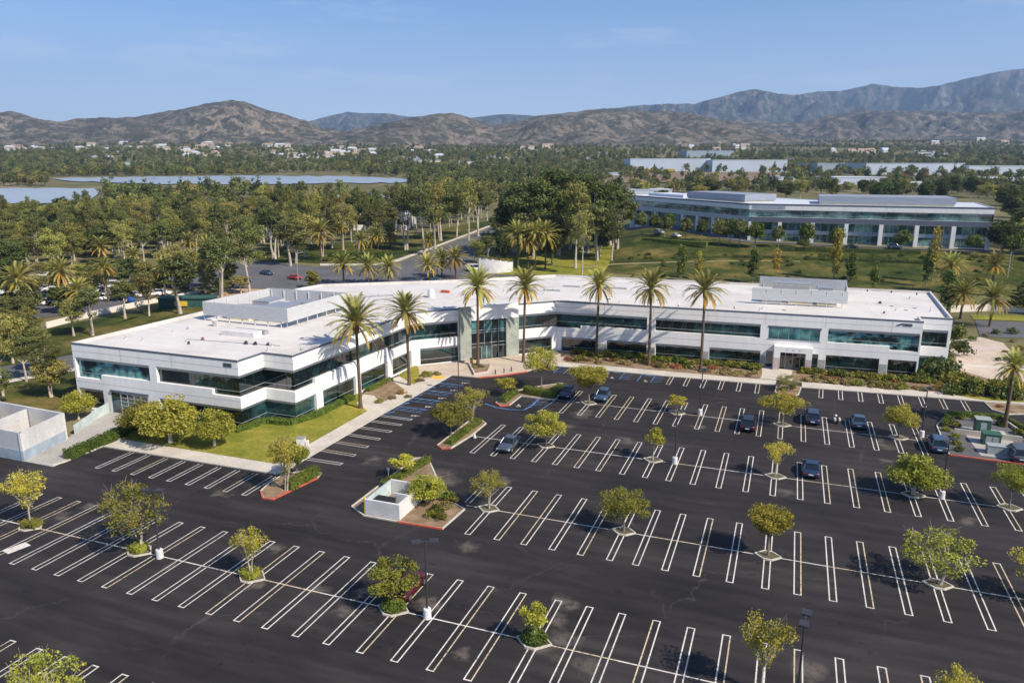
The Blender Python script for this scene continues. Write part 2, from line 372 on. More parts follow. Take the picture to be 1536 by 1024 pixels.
def sheet(name, poly, off, m, cell=8, kind='structure'):
    """a surface following the terrain"""
    bm = bmesh.new(); xs = [p[0] for p in poly]; ys = [p[1] for p in poly]
    vs = [bm.verts.new((p[0], p[1], 0)) for p in poly]; bm.faces.new(vs)
    for axis, lo, hi in ((0, min(xs), max(xs)), (1, min(ys), max(ys))):
        k = lo+cell
        while k < hi:
            no = (1, 0, 0) if axis == 0 else (0, 1, 0); co = (k, 0, 0) if axis == 0 else (0, k, 0)
            bmesh.ops.bisect_plane(bm, geom=bm.verts[:]+bm.edges[:]+bm.faces[:], plane_co=co, plane_no=no); k += cell
    bmesh.ops.triangulate(bm, faces=bm.faces[:])
    for v in bm.verts: v.co.z = ground(v.co.x, v.co.y)+off
    me = bpy.data.meshes.new(name); bm.to_mesh(me); bm.free(); me.materials.append(m)
    o = link(name, me); o['kind'] = kind; return o
def P(*pts): return [at(*p)[:2] for p in pts]
def slab(name, poly, z, m, mside=None):
    b = MB(); b.prism(poly, -.05, z, m, mside or m); return struct(b.build(name))
def kerb_strip(b, pts, m, w=.16, z=.16, closed=False):
    """a raised kerb along a line"""
    pts = [Vector((p[0], p[1])) for p in pts]; n = len(pts)
    L, Rr = [], []
    for i, p in enumerate(pts):
        a = pts[i-1] if (i or closed) else p; c = pts[(i+1) % n] if (i < n-1 or closed) else p
        t = (c-a).normalized(); nn = Vector((-t.y, t.x)); L.append(p+nn*w/2); Rr.append(p-nn*w/2)
    for i in range(n if closed else n-1):
        j = (i+1) % n
        for q, z0, z1 in ((L, -.03, z), (Rr, -.03, z)):
            b.quad((*q[i], z0), (*q[j], z0), (*q[j], z1), (*q[i], z1), m)
        b.quad((*L[i], z), (*Rr[i], z), (*Rr[j], z), (*L[j], z), m)
    if not closed:
        for i in (0, n-1): b.quad((*L[i], -.03), (*Rr[i], -.03), (*Rr[i], z), (*L[i], z), m)
# ------------------------------------------------------------------ foliage
def leaf_quads(b, c, n, rc, size, m, r, flat=1., up=.2):
    for _ in range(n):
        while True:
            d = Vector((r.uniform(-1, 1), r.uniform(-1, 1), r.uniform(-1, 1)))
            if .05 < d.length < 1: break
        p = c+Vector((d.x*rc, d.y*rc, d.z*rc*flat))
        nn = (Vector((r.gauss(0, 1), r.gauss(0, 1), r.gauss(0, 1))).normalized()+d.normalized()*.6+Vector((0, 0, up))).normalized()
        t = nn.cross(Vector((r.gauss(0, 1), r.gauss(0, 1), r.gauss(0, 1)))).normalized(); w = nn.cross(t)
        s = size*r.uniform(.6, 1.3); e = s*r.uniform(.5, .8)
        b.add((p-t*s, p-w*e+t*s*.1, p+t*s, p+w*e+t*s*.1), ((0, 1, 2, 3),), m)
def make_tree(seed, height, spread, trunk_h, nclump, per, rc, leaf, mleaf, mbark, shape, rtrunk=.1, stems=1, twigs=0, flat=.8, limbs=9):
    """returns (trunk mesh, crown mesh): tapered trunk with limbs reaching the leaf clumps"""
    r = random.Random(seed); T = MB(); C = MB(); cl = []
    zc = trunk_h+(height-trunk_h)*.5; hz = (height-trunk_h)*.5
    for i in range(nclump):
        for _ in range(60):
            d = Vector((r.uniform(-1, 1), r.uniform(-1, 1), r.uniform(-1, 1)))
            if not .25 < d.length < 1: continue
            if shape == 'vase' and d.xy.length > .55+.5*d.z: continue
            if shape == 'dome' and d.z < -.55: continue
            if shape == 'cone' and d.xy.length > .62-.55*d.z: continue
            if shape == 'col' and d.xy.length > 1-.55*abs(d.z): continue
            p = Vector((d.x*(spread/2-rc*.5), d.y*(spread/2-rc*.5), zc+d.z*(hz-rc*.4)))
            if all((p-q).length > rc*.62 for q in cl): break
        cl.append(p)
    lean = Vector((r.uniform(-.06, .06), r.uniform(-.06, .06), 0))
    fork = []
    for s in range(stems):
        a = r.uniform(0, 6.28); o = Vector((math.cos(a), math.sin(a), 0))*(rtrunk*1.3 if stems > 1 else 0)
        pts = []; rad = []
        top = trunk_h+(height-trunk_h)*(.55 if shape in ('cone', 'col', 'euc') else .25)
        for k in range(5):
            t = k/4; w = Vector((r.uniform(-1, 1), r.uniform(-1, 1), 0))*rtrunk*.8*t
            pts.append(o*(1+t*2.5)+lean*top*t+w+Vector((0, 0, top*t-.08*(k == 0)))); rad.append(rtrunk*(1.25-.85*t) if k else rtrunk*1.5)
        T.tube(pts, rad, 7, mbark); fork.append(pts)
    for q in r.sample(cl, min(limbs, len(cl))):
        f = min(fork, key=lambda g: (g[-1]-q).length); k = 2 if q.z < f[3].z+hz*.2 else 3
        a = f[k]; mid = a.lerp(q, .5)+Vector((r.uniform(-.1, .1)*spread*.3, r.uniform(-.1, .1)*spread*.3, -.05*height*r.random()))
        T.tube([a, mid, q], [rtrunk*.5, rtrunk*.32, rtrunk*.12], 5, mbark, False)
        for _ in range(twigs):
            e = q+Vector((r.gauss(0, 1), r.gauss(0, 1), abs(r.gauss(0, 1))+.3)).normalized()*rc*r.uniform(1, 1.8)
            T.tube([q, e], [rtrunk*.12, rtrunk*.05], 3, mbark, False)
    for q in cl: leaf_quads(C, q, int(per*r.uniform(.6, 1.3)), rc*r.uniform(.75, 1.25), leaf, mleaf, r, flat)
    return T, C
PROTO = {}
def tree_proto(kind, i, *a, **k):
    T, C = make_tree(*a, **k); out = []
    for b, n in ((T, 'trunk'), (C, 'crown')):
        me = bpy.data.meshes.new(n); me.from_pydata(b.v, [], b.f)
        for m in b.mats: me.materials.append(m)
        me.update(); out.append(me)
    PROTO.setdefault(kind, []).append((out[0], out[1], a[1], a[2]))
def tree(kind, i, loc, height, width, label, group=None, name='tree', cat='tree', rz=None):
    T, C, h, w = PROTO[kind][i % len(PROTO[kind])]
    t = thing(name, label, cat, loc, rnd.uniform(0, 6.28) if rz is None else rz, group)
    t.scale = (width/w, width/w, height/h)
    link('trunk', T, t); link('crown', C, t)
    return t
for i in range(8):   # parking-lot trees
    tree_proto('lot', i, 100+i, 5., 4.6, (1.7, 1.5, 1.9, 1.6, 2.0, 1.4, 1.8, 1.6)[i], (34, 26, 40, 30, 24, 38, 30, 44)[i], 185, (.62, .72, .56, .66, .7, .58, .68, .54)[i], .086, L_LOT if i % 2 == 0 else L_LOTG, M_BARK, ('dome', 'round', 'vase', 'round', 'dome', 'dome', 'cone', 'vase')[i], rtrunk=.085, twigs=1, limbs=11)
for i in range(5):   # thin ones with twigs showing
    tree_proto('sparse', i, 120+i, 5., 4.6, 1.5, (30, 36, 26, 40, 32)[i], 92, .56, .082, L_LOT if i % 2 == 0 else L_LOTG, M_PALE, ('vase', 'round', 'vase', 'dome', 'vase')[i], rtrunk=.075, stems=2 if i else 1, twigs=4, limbs=18)
for i in range(2): tree_proto('small', i, 130+i, 3.2, 2.4, 1.3, 14, 90, .42, .085, L_LOT, M_PALE, 'round', rtrunk=.05, limbs=6)
for i in range(3): tree_proto('full', i, 140+i, 6., 5.6, 1.4, 46, 170, .80, .115, L_LOTG, M_PALE, 'cone' if i == 1 else 'dome', rtrunk=.13, limbs=12)
for i in range(6):   # tall gums
    tree_proto('gum', i, 200+i, 16., (7.5, 6., 6.5, 7.5, 5.5, 8)[i], (6., 5, 7, 4.5, 6, 5)[i], 28+3*i, 130, (1.15, .95, 1.05, 1.2, .9, 1.05)[i], .19, L_EUC if i % 3 else L_EUCY, M_PALE, ('round', 'vase', 'euc', 'vase', 'round', 'euc')[i], rtrunk=.20, stems=1+(i % 3 == 1), flat=.75, limbs=14, twigs=1)
for i in range(5): tree_proto('grove', i, 220+i, 13., (9, 8, 10, 7.5, 9.5)[i], 2.2, (52, 60, 46, 56, 50)[i], 125, (1.15, 1.0, 1.3, 1.0, 1.15)[i], .215, (L_EUC, L_DENSE, L_EUCY, L_EUC, L_EUCY)[i], M_BARK if i % 2 else M_PALE, ('vase', 'round', 'dome', 'cone', 'vase')[i], rtrunk=.24, flat=.75, limbs=12)
for i in range(3): tree_proto('big', i, 240+i, 24., 14., 5., 100, 170, 1.75, .32, L_DENSE if i else L_EUC, M_PALE, 'round', rtrunk=.36, flat=.8, limbs=20)
for i in range(3): tree_proto('column', i, 250+i, 9., 2.6, .6, 22, 55, .75, .22, L_HEDGE if i < 2 else L_GOLD, M_BARK, 'col', rtrunk=.1, flat=1.2, limbs=4)
tree_proto('gold', 0, 258, 9., 2.4, 1., 15, 40, .7, .22, L_GOLD, M_BARK, 'col', rtrunk=.08, flat=1.2, limbs=8)
for i in range(2): tree_proto('ball', i, 260+i, 7., 6., 2.0, 34, 80, 1.0, .26, L_HEDGE if i else L_EUC, M_BARK, 'dome', rtrunk=.15, limbs=7)
# low plants: mounds of leaves in one mesh
SHR = {}
def shrub_mesh(seed, m, w, h, n, leaf):
    r = random.Random(seed); b = MB()
    for _ in range(n):
        a = r.uniform(0, 6.28); q = r.random()**.6
        leaf_quads(b, Vector((math.cos(a)*q*w*.36, math.sin(a)*q*w*.36, h*(.18+.5*r.random()*(1-q*.6)))), 26, w*.2, leaf, m, r, .8*h/w+.2)
    me = bpy.data.meshes.new('shrub'); me.from_pydata(b.v, [], b.f); me.materials.append(m); me.update(); return me
for k, m, w, h in (('green', L_HEDGE, 1.6, 1.1), ('olive', L_HEDGEY, 1.7, 1.0), ('rust', L_RUST, 1.8, .6), ('tan', L_TANS, 1.6, .6), ('dark', L_DENSE, 1.7, 1.2)):
    SHR[k] = [shrub_mesh(300+i, m, w, h, 16, .10) for i in range(3)]
def shrub(kind, loc, s, label, group=None, sz=1., name='shrub', cat='shrub'):
    o = link(name, rnd.choice(SHR[kind]), None, loc); o.scale = (s, s, s*sz); o.rotation_euler = (0, 0, rnd.uniform(0, 6.28))
    return tag(o, label, cat, group)
def hedge(pts, w, h, m, label, leaf=.10, dens=110, z0=.1):
    """clipped hedge along a line: leaf faces over a solid core"""
    b = MB(); r = random.Random(len(label)); pts = [Vector((p[0], p[1])) for p in pts]
    for a, c in zip(pts, pts[1:]):
        L = (c-a).length; t = (c-a)/L; n = Vector((-t.y, t.x))
        b.obox(a, t, n, -.05, L+.05, -w*.38, w*.38, z0-.1, z0+h*.82, m)
        for _ in range(int(L*dens*(w+2*h)/2)):
            s = r.uniform(-.15, L+.15); q = r.random()
            if q < .45: off, z = r.uniform(-w/2, w/2), h*(.9+.12*noise.noise(Vector((s*.9+a.x, q, a.y))))
            else: off, z = (w/2*(1+.15*noise.noise(Vector((s, 3, a.x)))))*r.choice((-1, 1)), r.uniform(0, h*.95)
            p = a+t*s+n*off
            leaf_quads(b, Vector((p.x, p.y, z0+z)), 1, .08, leaf, m, r)
    return tag(b.build('hedge'), label, 'hedge')
# palms: trunk, boots under the crown, arching fronds with leaflets
def frond(b, r, az, el, L, m, bend):
    pts = []; p = Vector((0, 0, 0)); e = el; n = 9
    d0 = Vector((math.cos(az), math.sin(az), 0))
    for k in range(n+1):
        pts.append(p.copy()); e -= bend/n*(.5+k/n)
        p = p+(d0*math.cos(e)+Vector((0, 0, math.sin(e))))*L/n
    b.tube(pts, [.055-.046*k/n for k in range(n+1)], 3, M_STEM, False)
    side = Vector((-math.sin(az), math.cos(az), 0))
    for k in range(46):
        t = .12+.88*k/46; i = min(n-1, int(t*n)); f = t*n-i; q = pts[i].lerp(pts[i+1], f); tan = (pts[i+1]-pts[i]).normalized()
        ll = (.50 if t < .7 else .50*(1.12-t)/.42)*min(1, .25+t*2.2)*L/3.4
        upv = side.cross(tan)
        for sg in (-1, 1):
            dr = (side*sg*.62+tan*.80-Vector((0, 0, .22+.2*r.random()))+upv*.18*(-1 if upv.z < 0 else 1)).normalized()
            e1 = q+dr*ll*r.uniform(.85, 1.1); wv = tan*.046*L/3.4
            b.add((q-wv, q+wv, e1+wv*.15, e1-wv*.15), ((0, 1, 2, 3),), m)
PALM = []
for i in range(3):
    r = random.Random(400+i); G_, Y_ = MB(), MB()
    for k in range(42):
        az = k*2.399+r.uniform(-.2, .2); f = k/42
        frond(G_, r, az, R(84-62*f+r.uniform(-7, 7)), (3.7+.7*f)*r.uniform(.88, 1.1), L_PALM, R(34+50*f))
    for k in range(18+3*i):
        az = k*2.399+r.uniform(-.3, .3); f = k/22
        frond(Y_, r, az, R(8-42*f+r.uniform(-8, 8)), 3.9*r.uniform(.85, 1.1), L_PALMY if k % 3 else L_PALM, R(56))
    S_ = MB(); S_.tube([(0, 0, -1.25), (0, 0, -.9), (0, 0, -.3), (0, 0, .15)], [.20, .33, .36, .14], 9, M_BOOT)
    ms = []
    for b, n in ((G_, 'green_fronds'), (Y_, 'yellow_fronds'), (S_, 'boots')):
        me = bpy.data.meshes.new(n); me.from_pydata(b.v, [], b.f)
        for m in b.mats: me.materials.append(m)
        me.polygons.foreach_set('material_index', b.m); me.update(); ms.append(me)
    PALM.append(ms)
_t = MB(); _t.tube([(0, 0, -.05), (0, 0, .02), (0, 0, .1), (0, 0, .5), (0, 0, 1)], [.42, .34, .26, .22, .2], 10, M_PALMT)
TRUNK_ME = bpy.data.meshes.new('trunk'); TRUNK_ME.from_pydata(_t.v, [], _t.f); TRUNK_ME.materials.append(M_PALMT); TRUNK_ME.update()
def palm(i, loc, h, label, group, s=1., thick=1.):
    t = thing('palm_tree', label, 'palm tree', loc, rnd.uniform(0, 6.28), group); t.rotation_euler = (rnd.uniform(-.022, .022), rnd.uniform(-.022, .022), t.rotation_euler.z)
    o = link('trunk', TRUNK_ME, t); o.scale = (thick, thick, h)
    for me in PALM[i % 3]:
        c = link(me.name.split('.')[0], me, t, (0, 0, h)); c.scale = (s, s, s)
    return t
# ------------------------------------------------------------------ terrain
def terrain():
    b = MB(); pts = []; xs = []; 
    # depth rows grow with distance, columns fan out
    ds = [-60, -20, 20, 60, 100, 140, 160]
    d = 160
    while d < 5200: d += max(6, d*.03); ds.append(d)
    ncol = 150
    for d in ds:
        for k in range(ncol+1):
            l = (k/ncol*2-1)*(130+max(0, d+60)*1.05)
            x, y = HX*d+RX*l, HY*d+RY*l; pts.append((x, y, ground(x, y)-.06))
    fs = [(i*(ncol+1)+k, i*(ncol+1)+k+1, (i+1)*(ncol+1)+k+1, (i+1)*(ncol+1)+k) for i in range(len(ds)-1) for k in range(ncol)]
    b.add(pts, fs, M_TERR); return struct(b.build('ground', smooth=True))
terrain()
lot = MB(); lot.quad((-135, -25, .0), (95, -25, .0), (95, 58.3, .0), (-135, 58.3, .0), M_ASPH)
lot.quad((-79.3, 58.3, .0), (95, 58.3, .0), (95, 126, .0), (-79.3, 126, .0), M_ASPH)
struct(lot.build('parking_lot'))
# ------------------------------------------------------------------ painted stalls
U_A = [-38.19, -35.52, -32.77, -30.02, -27.15, -24.31, -21.45, -18.55, -15.48, -12.88, -10.26, -7.54, -4.87, -2.24, .34, 2.82, 5.57, 8.35, 11.1]
U_A = [-38.19-2.74*k for k in range(13, 0, -1)]+U_A+[11.1+2.75*k for k in range(1, 5)]
U_B = [-29.8, -27.0, -24.02, -21.3, -18.54, -15.8, -13.11, -10.76, -8.17, -5.44, -2.66, .18, 2.77, 5.47, 8.21, 10.98, 13.74, 16.66, 19.39, 22.1, 24.9, 27.6]
U_C = [-34.91, -32.22, -29.63, -26.86, -24.28, -21.62, -19.0, -16.18, -13.54, -10.89, -8.24, -5.46, -2.58, .21, 2.97, 5.66, 8.51, 11.37, 14.17, 17.09, 20.01, 22.89, 25.8, 28.6, 31.4]
U_D = [-29.08, -26.36, -23.7, -21.04, -18.31, -15.62, -12.95, -10.04, -7.35, -4.8, -2.13, .57, 3.4, 6.22, 9.12, 11.94, 14.71, 17.46]
U_Z = [-38.4+2.74*k for k in range(-12, 22)]
mk = MB(); ZP = .006
def pline(x0, y0, x1, y1, w=.10, m=M_PAINT, z=ZP):
    d = Vector((x1-x0, y1-y0)); d.normalize(); n = Vector((-d.y, d.x))*w/2
    mk.quad((x0-n.x, y0-n.y, z), (x1-n.x, y1-n.y, z), (x1+n.x, y1+n.y, z), (x0+n.x, y0+n.y, z), m)
def hairpin(x0, y0, x1, y1, caps=(1, 1), w=.27, m=None):
    d = Vector((x1-x0, y1-y0)); d.normalize(); n = Vector((-d.y, d.x))*w
    for sg in (-1, 1):
        pline(x0+n.x*sg, y0+n.y*sg, x1+n.x*sg, y1+n.y*sg, .10, m or (M_PAINT if rnd.random() > .2 else M_PAINTY), ZP)
    for c, (x, y) in zip(caps, ((x0, y0), (x1, y1))):
        if c: pline(x-n.x*1.2, y-n.y*1.2, x+n.x*1.2, y+n.y*1.2, .10, m or M_PAINT, ZP+.001)
for us, v, a, b_, x0, x1, sl in ((U_A, 46.7, 5.65, 5.8, -76, 24, 0), (U_B, 65.95, 5.7, 5.8, -29.7, 30, 0), (U_C, 84.95, 5.35, 5.4, -37.4, 33, 0), (U_D, 103.6, 5.6, 5.5, -31.6, 19.9, 0), (U_Z, 27.4, 5.75, 5.8, -75, 24, 0)):
    for u in us:
        if us is U_B and u < -28: hairpin(u, v+.6, u, v+b_, (0, 1)); continue
        hairpin(u+rnd.uniform(-.03, .03), v-a, u+rnd.uniform(-.03, .03), v+b_)
    n = 12
    for k in range(n): pline(x0+(x1-x0)*k/n, v, x0+(x1-x0)*(k+1)/n, v, .12, M_PAINTY if k % 3 == 1 else M_PAINT, ZP+.002)
for u in (-17, -14.3, -11.65, -8.85, -6.1, -3.3): hairpin(u, 117.75, u, 123-.02*abs(u+10), (1, 0))
for k, u in enumerate((6, 8.8, 11.6, 14.4, 17.2, 20.1, 22.9, 25.8)): hairpin(u, 118.6+.12*k, u+.15, 123.4+.16*k, (1, 0))
for k, u in enumerate((-74.2, -71.6, -68.8, -66.1, -63.5, -60.8, -58.15, -55.65, -53.1)): hairpin(u, 59.9, u-.1, 65.1, (1, 0))
for v0, v1 in ((70.85, 70.9), (73.9, 73.8), (76.9, 76.8), (79.8, 79.7), (82.7, 82.7), (85.5, 85.5)): hairpin(-52.8, v0, -48, v1, (0, 1))
hairpin(-52.6, 88, -47.7, 87.9, (0, 1))
# accessible stalls in blue
def symbol(x, y, s, a):
    """wheelchair pictogram: head, body and wheel in white on a blue square outline"""
    ca, sa = math.cos(a), math.sin(a); Q = lambda p, q: (x+(p*ca-q*sa)*s, y+(p*sa+q*ca)*s)
    def seg(p, q, w=.16): pline(*Q(*p), *Q(*q), w*s, M_PAINT, ZP+.004)
    for k in range(10):
        t0, t1 = -2.6+k*.42, -2.6+(k+1)*.42
        seg((.05+.38*math.cos(t0), -.25+.38*math.sin(t0)), (.05+.38*math.cos(t1), -.25+.38*math.sin(t1)), .13)
    seg((-.1, .5), (-.05, -.1)); seg((-.05, -.1), (.4, -.1)); seg((.4, -.1), (.58, -.55)); seg((-.08, .22), (.3, .22), .12); seg((-.18, .72), (-.02, .72), .2)
def blue_box(x0, y0, x1, y1, hatch):
    for a, b_, c, d in ((x0, y0, x1, y0), (x0, y1, x1, y1)): pline(a, b_, c, d, .11, M_BLUE, ZP+.003)
    if hatch:
        n = 4
        for k in range(n): pline(x0+(x1-x0)*(k+.1)/n, y0, x0+(x1-x0)*(k+.8)/n, y1, .11, M_BLUE, ZP+.003)
vv = 88.3
for k in range(5):
    blue_box(-52.5, vv, -47.6, vv+2.7, False); symbol(-48.0, vv+1.35, .8, -1.57); pline(-52.3, vv+.7, -51.6, vv+2.0, .3, M_BLUE, ZP+.004)
    if k < 4: blue_box(-52.5, vv+2.75, -47.6, vv+4.2, True)
    vv += 4.35
for u, ha in ((-36.4, 1), (-34.6, 0), (-29.6, 1), (-27.6, 0), (-25, 1), (-22, 0), (-19.8, 1)):
    pline(u, 117.8, u, 122.4, .12, M_BLUE, ZP+.003)
    if ha:
        for k in range(4): pline(u+.1, 118+k*1.2, u+1.6, 118.8+k*1.2, .1, M_BLUE, ZP+.003)
    else: symbol(u+1.2, 118.4, .75, 0); pline(u+.6, 121.9, u+2.0, 121.9, .3, M_BLUE, ZP+.004)
for q in ((822, 587, 800, 607), (833, 600, 806, 618)):
    a, b_ = at(q[0], q[1], 0), at(q[2], q[3], 0); pline(a.x, a.y, b_.x, b_.y, .13, M_BLUE, ZP+.003)
_pp = [at(px, py, 0) for px, py in ((727, 605), (745, 611), (765, 614), (785, 615), (797, 609), (807, 598))]
for a, b_ in zip(_pp, _pp[1:]): pline(a.x, a.y, b_.x, b_.y, .22, M_BLUE, ZP+.003)
a = at(777, 608, 0); symbol(a.x, a.y, .9, 0)
for px, py in ((812, 603), (806, 607), (818, 596)):
    a = at(px, py, 0); pline(a.x-1.2, a.y-.6, a.x+.6, a.y+.4, .12, M_BLUE, ZP+.003)
for k in range(3): pline(26.3+k*.1, 101.6-k*.55, 28.2, 101.6-k*.55, .16)     # worn arrow by the right island
_a, _b = at(8, 828, 0), at(42, 815, 0); pline(_a.x, _a.y, _b.x, _b.y, 1.1, M_PAINT, ZP-.002)
struct(mk.build('lot_markings'))
# pavement joints, walks, beds
J1, J2 = (-60.5, 113.3), (-40.4, 132.7)
slab('front_walk', [(-79.2, 65.15), (-53.2, 65.6), (-52.85, 66.2), (-52.6, 88), (-51.8, 110.2), (-55.2, 105.5), (-55.3, 68), (-79.0, 67.9)], .13, M_WALK, M_KERB)
slab('entrance_plaza', [(-51.8, 110.22), (-47.1, 110.5), (-40.8, 116.7), (-38.9, 121.9), (-36.5, 124.9), (-36.5, 126.3), (-40.2, 132.5), (-59.8, 113.2), (-55.22, 105.5)], .132, M_TAN, M_KERB)
slab('long_walk', [(-38.85, 121.95), (-18.6, 122.3), (-.7, 123.1), (-.6, 126.1), (3.3, 126.1), (3.3, 123.3), (14, 124.1), (28.7, 125.0), (36, 125.6), (36, 127.2), (26, 128), (12, 127.0), (-10, 125.4), (-36.5, 124.9)], .13, M_WALK, M_KERB)
slab('door_path', [(-3.2, 126.02), (3.2, 126.6), (1.6, 128.5), (1.9, 133.6), (-3.2, 133.6), (-3.0, 128.5)], .136, M_WALK)
slab('side_path', [(-55.4, 88.9), (-55.3, 92.8), (-58.2, 95.6), (-60.0, 95.6), (-58.7, 91.4)], .134, M_WALK)
slab('north_path', [(-55.3, 100.0), (-55.2, 103.0), (-59.9, 106.6), (-60.2, 104.2)], .134, M_WALK)
slab('drive_apron', [(-84.2, 58.32), (-79.4, 58.32), (-79.3, 60.0), (-79.6, 68.2), (-82.1, 75.8), (-89.8, 75.8), (-88.6, 72), (-86.2, 66)], .05, M_GREYC)
slab('lawn_base', [(-79.0, 67.92), (-55.32, 68.02), (-55.4, 88.88), (-58.6, 91.3), (-60.1, 95.8), (-61.2, 95.8), (-61.3, 80.7), (-66.3, 80.8), (-66.5, 75.9), (-82.0, 75.9), (-79.55, 69.5)], .17, M_LAWN)
slab('north_bed', [(-55.28, 103.05), (-55.22, 105.5), (-59.8, 113.1), (-60.6, 113.2), (-60.3, 106.9)], .16, M_LAWN)
slab('palm_bed', [(-55.32, 92.9), (-55.3, 99.95), (-60.1, 104.1), (-61.1, 104.1), (-60.2, 95.7), (-58.2, 95.7)], .15, M_MULCH)
slab('facade_bed', [(-36.45, 124.95), (-10, 125.45), (-3.3, 126.0), (-3.05, 128.5), (-3.25, 134.0), (-40.1, 132.6), (-36.45, 126.3)], .16, M_MULCH)
slab('corner_bed', [(3.25, 126.62), (12, 127.05), (26, 128.05), (36, 127.25), (40, 131), (33, 138), (27, 146), (21.2, 139), (21, 135.2), (1.95, 133.9), (1.65, 128.5)], .16, M_MULCH)
slab('patio', P((1432, 556), (1412, 540), (1425, 512), (1470, 506), (1505, 515), (1560, 575), (1470, 570)), .10, M_TAN)
slab('patio_band', P((1440, 524), (1500, 519), (1504, 523), (1442, 529)), .106, M_PINK)
slab('patio_band', P((1424, 546), (1535, 551), (1540, 555), (1428, 550)), .106, M_WALK)
slab('right_verge', P((1412, 590), (1440, 575), (1560, 582), (1560, 606), (1474, 601)), .14, M_LAWN)
for q in ((535, 614), (657, 567)):
    c = at(*q, 0); b = MB()
    b.prism([(c.x+1.25*math.cos(k*.393), c.y+.95*math.sin(k*.393)) for k in range(16)], .11, .142, M_DOME); struct(b.build('tactile_pad'))
k = MB(); kerb_strip(k, [(-47.0, 110.45), (-44.2, 112.7), (-40.75, 116.6)], M_RED, .2, .17); struct(k.build('red_kerb'))
k = MB(); kerb_strip(k, [(-80.6, 58.5), (-79.6, 58.6), (-79.25, 60), (-79.25, 65.2)], M_KERB, .18, .16); struct(k.build('drive_kerb'))
# ------------------------------------------------------------------ planter islands
def island(label, poly, red=(), soil=M_SOIL, group=None, wall=.18):
    cx = sum(p[0] for p in poly)/len(poly); cy = sum(p[1] for p in poly)/len(poly)
    t = thing('planter_island', label, 'planter island', (cx, cy, 0), 0, group)
    q = [(p[0]-cx, p[1]-cy) for p in poly]; b = MB(); b.prism([(p[0]*.97, p[1]*.97) for p in q], -.03, .10, soil); b.build('soil', t)
    k = MB(); n = len(q)
    kerb_strip(k, q, M_KERB, wall, .15, True); k.build('kerb', t)
    if red:
        r = MB(); kerb_strip(r, [(q[i % n][0]*1.008, q[i % n][1]*1.008) for i in red], M_RED, wall*1.02, .156); r.build('red_kerb', t)
    return t
def diamond(u, v, a=1.45, c=1.0): return [(u-a, v), (u-.35, v-c), (u+.35, v-c), (u+a, v), (u+.35, v+c), (u-.35, v+c)]
LOT = [  # base px, top row, width px, kind, label, island, planting
 (30, 797, 712, 64, 'sparse', 'yellowing tree cut by the left picture edge in a hedged planter', 1, 2),
 (207, 828, 726, 88, 'sparse', 'wide yellow-green tree right behind the leftmost black lamp post', 1, 1),
 (382, 862, 795, 58, 'sparse', 'small half-bare tree in a hedged planter, first right of the leftmost lamp post', 1, 1),
 (595, 908, 840, 70, 'lot', 'bushy tree in a round hedge in front of the dark red car', 1, 3),
 (806, 953, 900, 42, 'small', 'little lollipop tree in a round hedge beside a dusty pavement patch', 1, 3),
 (1143, 1024, 930, 82, 'sparse', 'open tree with pale forking limbs at the bottom edge beside a lamp post', 1, 0),
 (100, 1086, 978, 88, 'sparse', 'half-bare tree top sticking up at the bottom left corner', 1, 0),
 (1420, 1090, 1003, 60, 'sparse', 'bare tree tip just showing over the bottom edge on the right', 1, 0),
 (733, 763, 710, 50, 'sparse', 'twiggy tree in the diamond planter just right of the utility yard', 1, 0),
 (936, 796, 735, 68, 'lot', 'round dense tree in the second diamond planter right of the utility yard', 1, 0),
 (1152, 832, 766, 72, 'lot', 'tree in the diamond planter above the bottom-right lamp head', 1, 0),
 (1407, 878, 802, 100, 'sparse', 'widest loose tree in the right foreground with a broken spreading crown', 1, 0),
 (1566, 905, 833, 80, 'lot', 'tree whose crown is cut off by the right picture edge', 1, 0),
 (821, 666, 620, 58, 'lot', 'flat-topped tree in the planter beside the grey sedan', 1, 0),
 (980, 689, 640, 28, 'small', 'small narrow tree in the planter left of the middle lamp post', 1, 0),
 (1163, 713, 665, 46, 'sparse', 'thin young tree in the planter left of the navy sedan', 1, 0),
 (1368, 738, 674, 82, 'full', 'large full tree in the planter beside the right-hand lamp post', 1, 0),
 (1508, 752, 695, 52, 'lot', 'tree on the oval grass planter near the right edge', 1, 0),
 (885, 603, 552, 64, 'lot', 'spreading tree between the two blue parked cars facing the camera', 1, 0),
 (1016, 618, 594, 30, 'small', 'tiny flat tree in a planter in front of the long facade', 1, 0),
 (1173, 633, 594, 56, 'lot', 'round tree in front of the side door, right of the black sedan', 1, 0),
 (1345, 650, 610, 50, 'lot', 'leaning loose tree in the planter right of the motorcycle', 1, 0)]
TREES = {}
ISLE = {30: 'hedged kerbed planter island cut by the left picture edge', 207: 'kerbed planter island under the wide tree behind the leftmost lamp post', 382: 'kerbed planter island under the first small half-bare tree right of the leftmost lamp post',
 595: 'kerbed planter island with a round hedge in front of the dark red car', 806: 'kerbed planter island under the little lollipop tree in a round hedge', 733: 'kerbed diamond planter island just right of the utility yard', 1407: 'kerbed planter island under the widest loose tree in the right foreground',
 1420: 'kerbed planter island below the bottom edge on the right, under a bare tree tip', 980: 'kerbed planter island under the small narrow tree left of the middle lamp post', 1016: 'kerbed planter island under the tiny flat tree before the long facade'}
